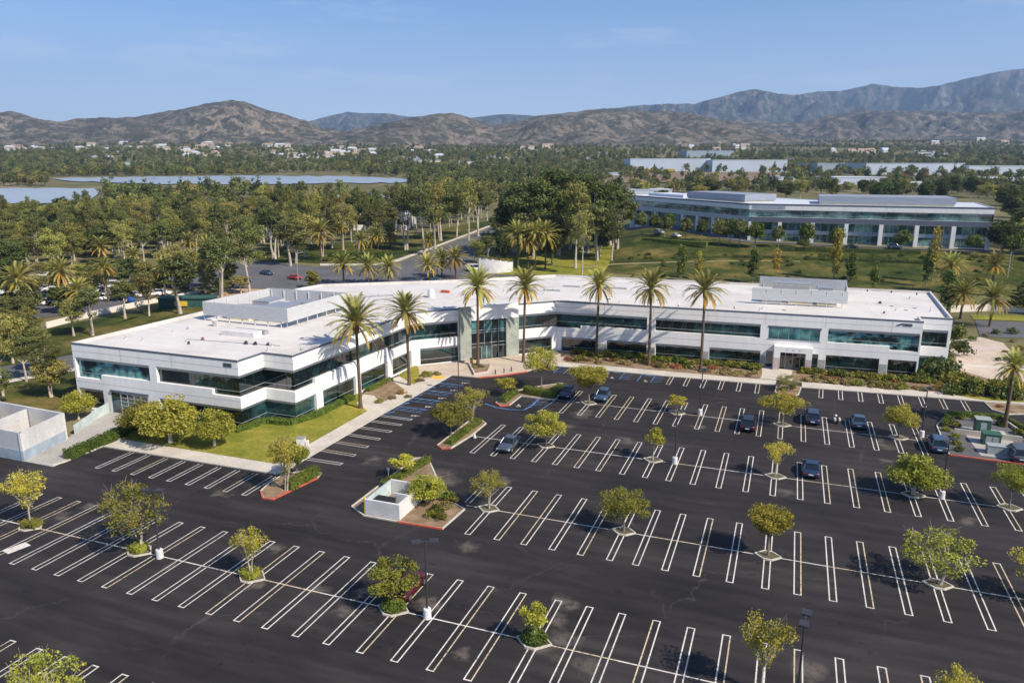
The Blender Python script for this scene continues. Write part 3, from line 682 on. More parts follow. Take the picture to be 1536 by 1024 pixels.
for px, py, top, w, kind, lab, isl, pl in LOT:
    p = at(px, py, 0); d = depth(p)
    row = min((46.7, 65.95, 84.95, 103.6, 27.4), key=lambda v: abs(v-p.y))
    if abs(p.y-row) < 2.2: p.y = row
    if isl:
        sz = 1.0 if pl else .95
        island(ISLE.get(px, 'kerbed planter island under the '+short(lab, 11)), diamond(p.x, p.y, (1.35 if pl else 1.2)*sz, (.95 if pl else .8)*sz), soil=M_SOIL, wall=.13, group='diamond planter islands between the stalls')
    h = max(2.6, zfor(p, top)); tree(kind, len(TREES), (p.x, p.y, .05), h*1.03, w*d/FPX*1.2, lab, 'trees in the parking-lot planters')
    if pl == 3:
        b = MB(); r = random.Random(px)
        for _ in range(900):
            a = r.uniform(0, 6.28); e = r.random(); leaf_quads(b, Vector((1.0*math.cos(a)*math.sqrt(1-e*e*.8), .8*math.sin(a)*math.sqrt(1-e*e*.8), .15+.62*e)), 1, .1, .09, L_HEDGE, r)
        b.tube([(0, 0, 0), (0, 0, .5), (0, 0, .68)], [.78, .72, .3], 12, L_HEDGE)
        tag(b.build('hedge', None, False, (p.x, p.y, .1)), 'round clipped hedge at the foot of '+('the little lollipop tree' if px > 700 else 'the bushy tree before the red car'), 'hedge', 'hedges in the nearest planters')
    elif pl:
        for j in range(pl):
            hedge([(p.x-.8+j*1.1, p.y), (p.x-.1+j*1.1+(.6 if pl == 1 else 0), p.y)], 1.2, .62, L_HEDGEY, ('clipped low hedge around the '+('wide tree behind the leftmost lamp post' if px == 207 else 'small half-bare tree right of the leftmost lamp')) if pl == 1 else ('left' if j == 0 else 'right')+' clump of the low hedge under the tree cut by the left edge', dens=150)
    TREES[px] = p
# larger islands
island('long planter island with a red kerb at the lawn corner', [(-52.4, 63.2), (-51.9, 61.2), (-50.6, 59.9), (-49.4, 60.0), (-48.2, 66.3), (-48.6, 67.6), (-50.6, 67.5), (-52.4, 66.0)], (1, 2, 3, 4), M_MULCH)
island('long planter island with two bushy trees and a red tip', [(-39.9, 80.2), (-38.9, 79.4), (-37.9, 79.9), (-37.3, 84.9), (-37.3, 89.9), (-38.4, 91.0), (-39.9, 89.6)], (0, 1, 2), M_MULCH)
island('utility yard island with a red front kerb and low shrubs', [(-40.6, 61.4), (-38.4, 60.1), (-34.5, 60.1), (-29.7, 60.3), (-29.4, 64.9), (-32.4, 66.6), (-36.6, 72.5), (-39.3, 76.2), (-40.6, 75.4)], (2, 3), M_MULCH)
island('hedged island with a red tip in front of the entrance', [(-39.4, 98.9), (-38.2, 97.7), (-37.1, 98.6), (-37.0, 103.4), (-31.6, 103.2), (-31.4, 109.6), (-33.1, 112.2), (-37.2, 108.0), (-39.4, 104.4)], (0, 1, 2), M_MULCH)
island('square planter at the walk in front of the side door', [(-.5, 123.2), (-.6, 119.0), (-.1, 118.4), (2.4, 118.4), (2.8, 119.0), (3.2, 123.4)], (2, 3), M_MULCH)
island('large utility island with a hedge rim near the right edge', [(20.4, 110.4), (20.1, 99.3), (28.4, 98.9), (33, 99.4), (32, 112), (29.6, 117.6), (22.6, 116.6)], (1, 2, 3), M_ROAD)
island('small stone-covered planter at the end of the right walk', [(28.8, 124.6), (29.1, 120.9), (30.7, 119.4), (34.4, 121.0), (35, 125.0)], (), M_MULCH)
for px, py, top, w, kind, lab in (
 (429, 735, 662, 58, 'sparse', 'loose tree with a pale trunk on the red-kerbed corner island'), (447, 716, 672, 44, 'lot', 'low leafy tree behind the pale trunk on the corner island'),
 (677, 651, 604, 60, 'lot', 'front bushy tree of the pair on the long central island'), (707, 632, 583, 52, 'sparse', 'rear upright tree of the pair on the long central island'),
 (640, 752, 708, 60, 'full', 'dense tree overhanging the white utility yard wall'), (604, 713, 680, 38, 'small', 'small lollipop tree beside a grey sign post'),
 (812, 585, 524, 48, 'lot', 'yellow-green tree above the low hedge in front of the entrance'), (762, 591, 565, 36, 'small', 'small tree beside the entrance lamp post'),
 (118, 628, 580, 46, 'full', 'bright green tree beside the service yard and driveway'), (256, 665, 588, 92, 'full', 'largest lawn tree in front of the left wing'),
 (214, 652, 596, 60, 'full', 'tree half hidden behind the largest lawn tree'), (322, 669, 606, 62, 'full', 'smaller cone-shaped lawn tree at the left wing corner'),
 (1181, 584, 563, 34, 'sparse', 'thin shrubby tree on the square planter by the side door')):
    p = at(px, py, .1); tree(kind, px, (p.x, p.y, .05), zfor(p, top)*1.03, w*depth(p)/FPX*1.2, lab, 'trees on the islands and lawns')
# hedges
hedge([(-79.6, 60.6), (-80.0, 66), (-80.6, 71.5)], 1.5, 1.15, L_HEDGE, 'thick green hedge along the right side of the driveway')
hedge([(-66.9, 75.0), (-65.6, 79.6), (-61.9, 79.9), (-60.6, 84), (-60.3, 93)], 1.1, .8, L_HEDGE, 'clipped hedge at the foot of the left wing glazing')
hedge([(-81, 75.0), (-67.4, 75.0)], 1.0, .8, L_HEDGE, 'clipped hedge under the ground floor windows beside the door')
hedge([(-49.3, 62.5), (-48.9, 67.0)], 1.3, 1.1, L_HEDGE, 'hedge on the red-kerbed corner island')
hedge([(-38.6, 80.9), (-38.3, 90)], .9, .7, L_HEDGE, 'low hedge under the pair of trees on the central island')
hedge([(-39.8, 66.6), (-38.6, 75.0)], .9, .8, L_HEDGE, 'narrow hedge behind the utility yard beside the sign post')
hedge([(-38.4, 99.2), (-38.2, 104.0)], 1.0, 1.0, L_HEDGE, 'short hedge on the red-tipped island facing the entrance')
hedge([(-37.0, 105.0), (-32.4, 104.2), (-32.0, 108.6)], 1.3, 1.2, L_HEDGE, 'dark L-shaped hedge behind the blue stall')
hedge([(21.2, 110.2), (22.8, 115.8), (29.2, 116.6), (32.0, 110.0)], .6, .7, L_HEDGE, 'thin hedge rim around the large utility island')
hedge([(-60.2, 97), (-59.9, 103.6)], .9, .6, L_HEDGE, 'short hedge between the two left palms and the glazing')
# bushes and ground cover, each its own plant
SG = 'shrubs in the bed along the long facade'
for j in range(84):
    u = -36+j*.70+rnd.uniform(-.3, .3)
    if -3.8 < u < 3.6: continue
    k = rnd.choice(('green', 'olive', 'olive', 'olive')); shrub(k, (u, 131.9+rnd.uniform(-.7, .6)+.02*(u+10), .15), rnd.uniform(1.1, 1.7), 'leafy shrub in the back row of the bed under the long facade' if k == 'green' else 'yellow-olive shrub in the back row under the long facade', SG)
    if j % 3 != 1: k = rnd.choice(('rust', 'tan', 'tan', 'olive', 'tan', 'olive')); shrub(k, (u, 128.0+rnd.uniform(-1.6, 1.6)+.02*(u+20), .15), rnd.uniform(.9, 1.6), {'rust': 'rusty red ground shrub in the front bed of the long facade', 'tan': 'dry tan ground shrub in the front bed of the long facade', 'olive': 'low olive ground shrub in the front bed of the long facade'}[k], SG)
for j in range(38):
    u, v = rnd.uniform(5, 34), rnd.uniform(127.4, 134)
    if u < 22 and v > 132.5: continue
    k = rnd.choice(('tan', 'tan', 'tan', 'olive', 'olive', 'rust')); shrub(k, (u, v, .15), rnd.uniform(.7, 1.3), {'rust': 'red-brown shrub', 'tan': 'straw-coloured shrub', 'green': 'green shrub', 'olive': 'olive shrub'}[k]+' in the planting right of the side door', 'shrubs right of the side door')
for px, py, s, k, lab in ((1400, 566, 3.6, 'dark', 'big dark bush at the right corner of the main building'), (1418, 562, 3.2, 'dark', 'second dark bush at the right corner of the main building'), (1384, 572, 2.2, 'green', 'green bush left of the dark bushes at the right corner'),
   (1428, 576, 2.5, 'olive', 'wide olive bush in front of the dark corner bushes'), (1448, 570, 1.7, 'olive', 'olive bush beside the tan patio'), (1434, 505, 3.2, 'green', 'green bush behind the right end of the building'), (1440, 532, 3.0, 'dark', 'dark rounded bush beside the patio'), (1425, 540, 1.5, 'olive', 'pale bush between building end and patio')):
    p = at(px, py, .1); shrub(k, p, s, lab, 'bushes at the right end of the building', 1.15)
for j, (px, py) in enumerate(((1425, 590), (1440, 588), (1455, 591), (1470, 590), (1486, 594), (1500, 595), (1516, 598), (1530, 594), (1460, 582), (1494, 586), (1520, 584))):
    p = at(px, py, .1); shrub('olive' if j % 2 else 'dark', p, rnd.uniform(2.0, 3.0), ('olive' if j % 2 else 'dark')+' shrub in the thicket behind the right-hand walk, '+ORD[sorted((1425, 1440, 1455, 1470, 1486, 1500, 1516, 1530, 1460, 1494, 1520)).index(px)]+' from the left', 'thicket behind the right-hand walk', 1.1)
for px, py, s, k, lab in ((655, 770, 1.3, 'green', 'green shrub at the corner of the white utility yard wall'), (646, 774, .9, 'olive', 'small olive shrub at the red front kerb'), (661, 778, .9, 'olive', 'round yellow-green shrub by the red front kerb'), (668, 760, 1.1, 'tan', 'dry shrub in the middle of the utility yard island'),
   (680, 752, 1.0, 'olive', 'olive shrub at the right tip of the utility yard island'), (672, 748, 1.2, 'green', 'green shrub under the dense overhanging tree'), (648, 745, 1.3, 'green', 'shrub in the shade beside the white wall'),
   (588, 598, 1.0, 'tan', 'dry shrub in the bed at the second palm'), (602, 590, 1.1, 'rust', 'rusty shrub in the bed at the second palm'), (612, 596, .9, 'tan', 'tan shrub right of the second palm trunk'), (640, 565, 1.4, 'olive', 'yellow-green mound in the bed before the entrance'), (655, 562, 1.2, 'tan', 'tan mound in the bed before the entrance'), (630, 572, 1.1, 'tan', 'dry mound left in the bed before the entrance'),
   (710, 553, .8, 'green', 'spiky green plant in the raised palm planter, left one'), (722, 552, .8, 'dark', 'dark plant in the raised palm planter, right one'), (456, 716, 1.2, 'green', 'green shrub on the corner island behind the tree trunk'), (1188, 583, .9, 'green', 'green shrub on the square planter by the side door'), (1174, 586, .9, 'olive', 'olive shrub on the square planter by the side door'),
   (1431, 640, 1.3, 'olive', 'yellowing bush at the left tip of the large utility island'), (1500, 610, .7, 'rust', 'rusty plant on the small stone-covered planter'), (568, 604, .9, 'olive', 'low plant at the bend of the side path')):
    p = at(px, py, .1); shrub(k, p, s, lab)
for j, (u, v) in enumerate(((21.4, 101), (21.6, 103.5), (21.8, 106), (22.2, 112.6), (24, 114.8), (26.4, 115.2), (28.6, 113.4), (30.4, 104), (30.8, 107), (22.4, 114.5), (21.2, 108.5), (29.9, 110.4))):
    shrub('olive' if j % 3 else 'green', (u, v, .1), rnd.uniform(.8, 1.2), 'low shrub on the large utility island round the green cabinets', 'shrubs on the large utility island')
# ------------------------------------------------------------------ palms in front of the building
for i, (px, py, cy, s, lab) in enumerate((
 (541, 612, 487, 1.22, 'largest palm on the lawn at the left wing, leftmost of the front palms'), (643, 577, 470, 1.05, 'palm in the mulch bed before the left wing, second from the left'),
 (717, 549, 432, 1.10, 'palm in the raised planter left of the main entrance'), (785, 543, 432, 1.05, 'palm at the right pillar of the main entrance'),
 (894, 534, 430, 1.0, 'palm at the left end of the long facade'), (973, 548, 434, 1.05, 'palm in the middle of the long facade bed'), (1051, 556, 438, 1.05, 'rightmost tall palm in front of the long facade'))):
    if i == 1: px, py = 614, 577
    p = at(px, py, .14); palm(i, p, zfor(p, cy), lab, 'tall palms in front of the main building', s*1.0)
p = at(1507, 640, .05); palm(1, p, zfor(p, 552), 'scruffy palm at the right edge beside the large utility island', 'tall palms in front of the main building', .75)
for j, (px, py, k) in enumerate(((1446, 516, 'olive'), (1458, 511, 'green'), (1432, 522, 'olive'), (1520, 512, 'tan'), (1532, 524, 'olive'), (1518, 500, 'dark'), (1478, 503, 'tan'), (1495, 500, 'dark'), (1530, 545, 'tan'))):
    shrub(k, at(px, py, .1), 1.0+.25*(j % 3), {'olive': 'olive', 'green': 'green', 'tan': 'straw-coloured', 'dark': 'dark'}[k]+' shrub at the rim of the tan patio, '+ORD[sorted((1446, 1458, 1432, 1520, 1532, 1518, 1478, 1495, 1530)).index(px)]+' from the left', 'shrubs round the tan patio')
# raised planter wall, litter bin, bollards
c = at(717, 556, 0); b = MB(); kerb_strip(b, [(-51.6, 117.0), (-48.2, 111.4), (-46.6, 113.4), (-48.0, 118.2)], M_PINK, .28, .5, True); b.prism([(-51.4, 117), (-48.2, 111.8), (-46.9, 113.5), (-48.1, 117.9)], .1, .32, M_MULCH)
tag(b.build('raised_planter'), 'low walled planter of brown mulch around a palm at the entrance', 'planter')
t = thing('litter_bin', 'gold litter bin beside the left entrance pillar', 'litter bin', at(708, 546, .13))
b = MB(); b.tube([(0, 0, 0), (0, 0, 1.0)], [.36, .36], 14, M_GOLDBIN); b.build('body', t); b = MB(); b.tube([(0, 0, 1.0), (0, 0, 1.08), (0, 0, 1.16)], [.39, .39, .2], 14, M_DARK); b.build('lid', t)
for j, (px, py) in enumerate(((743, 561), (756, 559), (767, 556.5))):
    b = MB(); b.tube([(0, 0, 0), (0, 0, .75), (0, 0, .8)], [.1, .1, .06], 10, M_DARK); tag(b.build('bollard', None, True, at(px, py, .13)), ('left', 'middle', 'right')[j]+' short dark bollard behind the red entrance kerb', 'bollard', 'bollards at the entrance kerb')
# lamp posts
def lamp(loc, label, base=True, heads=2, h=6.6, rz=0):
    t = thing('lamp_post', label, 'lamp post', loc, rz, 'parking-lot lamp posts')
    if base: b = MB(); b.tube([(0, 0, 0), (0, 0, .8), (0, 0, .86)], [.33, .31, .26], 18, M_WHITE); b.build('base', t)
    b = MB(); b.tube([(0, 0, .0), (0, 0, h)], [.085, .065], 8, M_DARK); b.build('pole', t)
    b = MB(); b.tube([(-.55, 0, h-.05), (.55, 0, h-.05)], .04, 6, M_DARK); b.build('arm', t)
    for k in range(heads):
        s = (-1, 1)[k]; b = MB(); b.obox((s*.68, 0), (s, 0), (0, 1), -.35, .35, -.28, .28, h-.1, h+.04, M_DARK); b.quad((s*.68-.25, -.2, h-.104), (s*.68+.25, -.2, h-.104), (s*.68+.25, .2, h-.104), (s*.68-.25, .2, h-.104), M_LENS); b.build('lamp_head', t)
    return t
for px, py, lab, bs, rz in ((240, 836, 'leftmost black lamp post with a white drum base, beside a wide tree', 1, .3), (641, 926, 'lamp post with a white drum base in the middle foreground', 1, .5), (1012, 695, 'lamp post with a white base right of the small narrow tree', 1, .4),
   (1050, 622, 'lamp post in the stall row nearest the long facade', 1, 1.2), (1382, 655, 'lamp post with a white base behind the dark hatchback', 1, 1.0), (1412, 747, 'lamp post with a white base beside the large full tree', 1, .8), (688, 588, 'slim lamp post without a drum base in front of the entrance', 0, .2)):
    p = at(px, py, 0); lamp((p.x, p.y, .0), lab, bs, 2, 6.6 if px != 688 else 5.0, rz)
p = at(1208, 926, 6.6); lamp((p.x, p.y, 0), 'lamp post in the bottom right foreground with its foot below the picture', 1, 2, 6.6, 1.45)
b = MB(); b.tube([(0, 0, 0), (0, 0, 1.6)], .05, 6, M_METAL); b.obox((0, 0), (1, 0), (0, 1), -.16, .16, -.03, .0, 1.3, 1.65, M_METAL); tag(b.build('sign_post', None, False, at(583, 722, .1)), 'grey sign post beside the small lollipop tree', 'sign post')
t = thing('utility_pedestal', 'pale utility pedestal on the lawn beside the corner walk', 'utility box', at(452, 667, .17), .3)
b = MB(); b.box(-.5, -.35, 0, .5, .35, .95, M_WHITE); b.build('cabinet', t); b = MB(); b.box(-.54, -.39, .95, .54, .39, 1.03, M_METAL); b.build('lid', t); b = MB(); b.box(.62, -.25, 0, .95, .2, .6, M_WHITE); b.build('side_box', t)
b = MB(); b.tube([(0, 0, 0), (0, 0, .15), (0, 0, .55), (0, 0, .7)], [.22, .2, .1, .03], 9, M_WHITE); tag(b.build('marker_cone', None, True, at(712, 657, .1)), 'small white marker cone on the central island kerb', 'cone')
# ------------------------------------------------------------------ walled utility yard
t = thing('utility_yard', 'white walled utility yard with yellow gate post in the lot', 'enclosure', (-38.3, 60.3, .1))
def wallbox(name, x0, y0, x1, y1, z, m=M_WHITE, mats=None):
    b = MB(); b.box(x0, y0, 0, x1, y1, z, m); return b.build(name, t)
wallbox('front_wall', 0, 0, 3.9, .25, 1.65); wallbox('side_wall', 3.65, .253, 3.9, 5.4, 1.65); wallbox('back_wall', 0, 5.15, 3.647, 5.4, 1.65); wallbox('inner_wall', 1.8, 2.6, 3.647, 2.8, 1.5)
wallbox('mesh_gate', .02, .3, .1, 5.1, 1.65, M_GLAZE); wallbox('gate_post', -.14, .02, -.02, .22, 1.8, M_YELLOW); b = MB(); b.tube([(.05, .3, 1.67), (.05, 5.1, 1.67)], .06, 6, M_METAL); b.build('gate_rail', t)
d = thing('waste_bin', 'dark waste container inside the white utility yard', 'waste bin', (-36.9, 61.6, .1)); b = MB(); b.prism([(-.9, -.6), (.9, -.6), (1., .7), (-1, .7)], 0, 1.25, M_DARK); b.build('body', d); b = MB(); b.box(-1.05, -.65, 1.25, 1.05, .75, 1.33, M_BLACK); b.build('lid', d)
# equipment on the right utility island
slab('utility_pad', [(23.6, 100.2), (28.6, 100.0), (28.4, 111), (23.2, 111.2)], .13, M_GREYC)
t = thing('transformer', 'green transformer cabinet on the large utility island', 'transformer', (25.6, 105.2, .1)); t.scale = (.8, .8, .85); b = MB(); b.box(-1.2, -1, 0, 1.2, 1, 1.6, M_GREENBOX); b.build('cabinet', t); b = MB(); b.prism([(-1.3, -1.1), (1.3, -1.1), (1.3, 1.1), (-1.3, 1.1)], 1.6, 1.75, M_GREENBOX); b.build('lid', t); b = MB(); b.box(-.9, -1.04, .2, -.05, -1.003, 1.4, M_GREYBOX); b.build('door', t); b = MB(); b.box(.05, -1.04, .2, .9, -1.003, 1.4, M_GREYBOX); b.build('door', t)
t = thing('switch_cabinet', 'grey switch cabinet in front of the green transformer', 'cabinet', (25.9, 101.6, .1)); t.scale = (.85, .9, .85); b = MB(); b.box(-1.7, -.7, 0, 1.7, .7, 1.25, M_GREYBOX); b.build('cabinet', t); b = MB(); b.box(-1.75, -.75, 1.25, 1.75, .75, 1.33, M_GREYBOX); b.build('lid', t)
t = thing('pump_housing', 'tall green housing behind the transformer', 'housing', (25.4, 109.2, .1)); t.scale = (.85, .85, .8); b = MB(); b.box(-1.0, -.9, 0, 1.0, .9, 2.5, M_GREENBOX); b.build('body', t); b = MB(); b.box(-1.1, -1, 2.5, 1.1, 1, 2.62, M_GREYBOX); b.build('roof', t); b = MB(); b.box(-.4, -.94, .4, .4, -.904, 2.1, M_GREYBOX); b.build('louvre', t)
b = MB(); kerb_strip(b, [(22.0, 107.8), (29.5, 107.2)], M_WALK, .22, .8); kerb_strip(b, [(29.4, 115), (32.2, 101)], M_WALK, .22, .5); tag(b.build('retaining_wall'), 'low pale retaining walls crossing the large utility island', 'wall')
for j, (px, py) in enumerate(((1508, 528), (1510, 540), (1497, 541))):
    shrub('dark' if j else 'rust', at(px, py, .1), .8, ('rust coloured', 'nearest dark', 'left dark')[j]+' potted bush on the tan patio', 'potted bushes on the patio')
# ------------------------------------------------------------------ facades with recessed glazing
def offset_line(pts, d):
    """the open polyline moved sideways by d (to its left), with mitred corners"""
    out = []
    for i, p in enumerate(pts):
        p = Vector(p); t0 = (p-Vector(pts[i-1])).normalized() if i else None; t1 = (Vector(pts[i+1])-p).normalized() if i < len(pts)-1 else None
        t0 = t0 or t1; t1 = t1 or t0; n0 = Vector((-t0.y, t0.x)); n1 = Vector((-t1.y, t1.x)); m = (n0+n1).normalized()
        out.append(p+m*d/max(.2, m.dot(n0)))
    return out
def facade(root, A, B, A2, B2, top, voids, glass=M_GLASS, wall=M_WALL, d=.45, slope=.50, trans=(), mull=1.55, grooves=(), joints=(), z0=-.4, gmap={}):
    """wall from A to B (inset line A2 to B2) with openings: (list of (s0, s1, zb, zt)) per window"""
    A, B, A2, B2 = Vector(A), Vector(B), Vector(A2), Vector(B2); L = (B-A).length; t = (B-A)/L; n = Vector((-t.y, t.x))
    sA = (A2-A).dot(t); sB = (B2-A).dot(t)
    def pt(s, dep, z):
        ss = s
        if dep > 0: ss = sA*dep/d if s <= 1e-4 else (L+(sB-L)*dep/d if s >= L-1e-4 else s)
        q = A+t*ss+n*dep; return (q.x, q.y, z)
    rects = [r for w in voids for r in w]
    ss = sorted({0, L}|{min(L, max(0, r[k])) for r in rects for k in (0, 1)}); zs = sorted({z0, top}|{r[2] for r in rects}|{r[3] for r in rects})
    inside = lambda s, z: any(r[0] < s < r[1] and r[2] < z < r[3] for r in rects)
    W = MB(); ns, nz = len(ss)-1, len(zs)-1
    hole = [[inside((ss[i]+ss[i+1])/2, (zs[k]+zs[k+1])/2) for k in range(nz)] for i in range(ns)]
    for i in range(ns):
        k = 0
        while k < nz:
            if hole[i][k]: 
                a, b, lo, hi = ss[i], ss[i+1], zs[k], zs[k+1]
                sl = slope if hi-lo > slope*1.5 else 0
                if k == 0 or not hole[i][k-1]: W.quad(pt(a, 0, lo), pt(b, 0, lo), pt(b, d, lo), pt(a, d, lo), wall)
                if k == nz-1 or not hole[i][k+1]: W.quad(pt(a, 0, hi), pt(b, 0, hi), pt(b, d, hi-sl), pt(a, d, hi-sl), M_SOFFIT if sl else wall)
                if (i == 0 and a > 0) or (i and not hole[i-1][k]): W.quad(pt(a, 0, lo), pt(a, d, lo), pt(a, d, hi), pt(a, 0, hi), wall)
                if (i == ns-1 and b < L) or (i < ns-1 and not hole[i+1][k]): W.quad(pt(b, 0, lo), pt(b, d, lo), pt(b, d, hi), pt(b, 0, hi), wall)
                k += 1
            else:
                k2 = k
                while k2 < nz and not hole[i][k2]: k2 += 1
                W.quad(pt(ss[i], 0, zs[k]), pt(ss[i+1], 0, zs[k]), pt(ss[i+1], 0, zs[k2]), pt(ss[i], 0, zs[k2]), wall); k = k2
    for z in grooves:
        for i in range(ns):
            k = max(j for j in range(nz) if zs[j] <= z)
            if not hole[i][k]: W.quad(pt(ss[i], -.004, z-.03), pt(ss[i+1], -.004, z-.03), pt(ss[i+1], -.004, z+.03), pt(ss[i], -.004, z+.03), M_GROOVE)
    for s in (joints or [9.1*k for k in range(1, int(L/9.1)+1) if 9.1*k < L-2]):
        W.quad(pt(s-.03, -.005, 7.62), pt(s+.03, -.005, 7.62), pt(s+.03, -.005, top-.3), pt(s-.03, -.005, top-.3), M_GROOVE)
    W.build('wall', root)
    for wi, w in enumerate(voids):
        gm = gmap.get(wi, glass); G = MB(); F = MB(); x0 = min(r[0] for r in w); x1 = max(r[1] for r in w); zt = max(r[3] for r in w)
        for r in w:
            n_ = max(1, round((r[1]-r[0])/mull))
            for k in range(n_):
                a = r[0]+(r[1]-r[0])*k/n_; b = r[0]+(r[1]-r[0])*(k+1)/n_
                a = 0 if a < 1e-3 else a; b = L if b > L-1e-3 else b; e = rnd.uniform(-.004, .004)
                G.quad(pt(a, d, r[2]), pt(b, d, r[2]), pt(b, d+e, r[3]), pt(a, d+e, r[3]), gm)
                if k: F.quad(pt(a-.025, d-.02, r[2]), pt(a+.025, d-.02, r[2]), pt(a+.025, d-.02, r[3]-slope), pt(a-.025, d-.02, r[3]-slope), M_MULLD)
            for z in trans:
                if r[2]+.2 < z < r[3]-.4:
                    a = 0 if r[0] < 1e-3 else r[0]; b = L if r[1] > L-1e-3 else r[1]
                    F.quad(pt(a, d-.03, z-.03), pt(b, d-.03, z-.03), pt(b, d-.03, z+.03), pt(a, d-.03, z+.03), M_MULL)
                    F.quad(pt(a, d-.03, z+.03), pt(b, d-.03, z+.03), pt(b, d, z+.03), pt(a, d, z+.03), M_MULL)
        g = G.build('window', root)
        if F.f: F.build('frame', g)
    return pt
def parapet(root, ring, top, roofz, w=.32, cope=.28, deck=M_ROOF):
    """coping and inner parapet face round a closed ring, and the roof deck"""
    inn = []; n = len(ring)
    for i in range(n):
        p, a, c = Vector(ring[i]), Vector(ring[i-1]), Vector(ring[(i+1) % n]); t0 = (p-a).normalized(); t1 = (c-p).normalized()
        n0 = Vector((-t0.y, t0.x)); n1 = Vector((-t1.y, t1.x)); m = (n0+n1).normalized(); inn.append(p+m*w/max(.2, m.dot(n0)))
    W = MB(); K = MB()
    for i in range(n):
        j = (i+1) % n; a, b, c, d = ring[i], ring[j], inn[j], inn[i]
        K.quad((*a, top+.012), (*b, top+.012), (c.x, c.y, top+.012), (d.x, d.y, top+.012), M_ROOF)
        t = (Vector(b)-Vector(a)).normalized(); o = Vector((t.y, -t.x))*.03
        K.quad((a[0]+o.x, a[1]+o.y, top-cope), (b[0]+o.x, b[1]+o.y, top-cope), (b[0]+o.x, b[1]+o.y, top+.012), (a[0]+o.x, a[1]+o.y, top+.012), M_COPE)
        K.quad((a[0]+o.x, a[1]+o.y, top-cope), (b[0]+o.x, b[1]+o.y, top-cope), (*b, top-cope), (*a, top-cope), M_COPE)
        W.quad((d.x, d.y, roofz), (c.x, c.y, roofz), (c.x, c.y, top+.012), (d.x, d.y, top+.012), M_ROOF)
    W.prism([(p.x, p.y) for p in inn], roofz-.1, roofz, deck)
    K.build('coping', root); return W.build('roof', root)
# ------------------------------------------------------------------ the main office building
W_, E1, E2, E3, E5, E6, E7, RB = (-95.8, 75.9), (-66.5, 76.0), (-66.3, 80.8), (-61.4, 80.7), (21.1, 135.2), (21.05, 139.3), (26.0, 139.6), (26.9, 168.8)
RING = [W_, E1, E2, E3, J1, J2, E5, E6, E7, RB, (-50.8, 165.1), (-67, 151.1), (-93.2, 134.1), (-94.5, 128.9)]
TOP = 9.75; ROOFZ = 9.3
off = offset_line([(-95.0, 100)]+RING[:10]+[(0, 168)], .45)[1:-1]
bld = thing('office_building', 'long white two-storey office building with bands of teal glazing in the middle', 'building', (0, 0, 0))
def fac(i, voids, **k): return facade(bld, RING[i], RING[i+1], off[i], off[i+1], TOP, voids, **k)
UT, LT = 7.62, 3.1
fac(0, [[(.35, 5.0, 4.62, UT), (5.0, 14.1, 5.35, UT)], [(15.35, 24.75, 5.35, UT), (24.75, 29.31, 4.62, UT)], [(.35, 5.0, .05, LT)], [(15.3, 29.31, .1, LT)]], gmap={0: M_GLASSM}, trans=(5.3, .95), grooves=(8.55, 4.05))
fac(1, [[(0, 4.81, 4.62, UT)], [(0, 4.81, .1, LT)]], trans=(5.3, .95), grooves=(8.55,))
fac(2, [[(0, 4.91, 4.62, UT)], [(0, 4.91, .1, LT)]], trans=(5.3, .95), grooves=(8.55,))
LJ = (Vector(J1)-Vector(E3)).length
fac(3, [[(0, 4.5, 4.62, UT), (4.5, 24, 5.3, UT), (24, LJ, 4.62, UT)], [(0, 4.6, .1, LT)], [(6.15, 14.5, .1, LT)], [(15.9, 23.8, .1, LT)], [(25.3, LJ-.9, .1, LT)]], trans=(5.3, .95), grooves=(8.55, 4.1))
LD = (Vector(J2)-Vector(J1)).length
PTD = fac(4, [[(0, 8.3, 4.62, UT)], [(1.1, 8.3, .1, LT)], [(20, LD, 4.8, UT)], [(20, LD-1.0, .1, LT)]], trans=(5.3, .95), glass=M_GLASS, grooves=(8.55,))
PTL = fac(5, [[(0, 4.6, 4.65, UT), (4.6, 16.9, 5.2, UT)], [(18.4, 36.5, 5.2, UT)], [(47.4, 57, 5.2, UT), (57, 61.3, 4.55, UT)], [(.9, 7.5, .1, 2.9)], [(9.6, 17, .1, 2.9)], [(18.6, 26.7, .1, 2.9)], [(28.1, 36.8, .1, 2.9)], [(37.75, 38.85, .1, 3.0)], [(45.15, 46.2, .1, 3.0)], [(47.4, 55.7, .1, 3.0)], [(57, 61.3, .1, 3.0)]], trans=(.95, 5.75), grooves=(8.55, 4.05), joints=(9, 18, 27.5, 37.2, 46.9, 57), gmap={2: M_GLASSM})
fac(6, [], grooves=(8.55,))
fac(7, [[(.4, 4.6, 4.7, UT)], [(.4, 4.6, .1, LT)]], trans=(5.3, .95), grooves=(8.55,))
for i in range(8, 14):
    a, c = RING[i], RING[(i+1) % 14]; b = MB(); b.quad((*a, -.4), (*c, -.4), (*c, TOP), (*a, TOP), M_WALL); b.build('wall', bld)
roof = parapet(bld, RING, TOP, ROOFZ)
# bright upper window with blinds, in the middle of the long facade
def on(a, b): 
    a, b = Vector(a), Vector(b); t = (b-a).normalized(); return a, t, Vector((t.y, -t.x))
oL, tL, nL = on(J2, E5)
b = MB()
for k in range(5):
    s0 = 37.9+k*1.66; q = [oL+tL*s-nL*-.02 for s in (s0, s0+1.6)]; b.quad((q[0].x, q[0].y, 5.25), (q[1].x, q[1].y, 5.25), (q[1].x, q[1].y, 7.2), (q[0].x, q[0].y, 7.2), M_GLASSL)
b.obox(oL, tL, nL, 37.75, 46.35, 0, .07, 5.12, 5.24, M_MULL); b.obox(oL, tL, nL, 37.75, 46.35, 0, .07, 7.21, 7.5, M_COPE); b.build('window', bld)
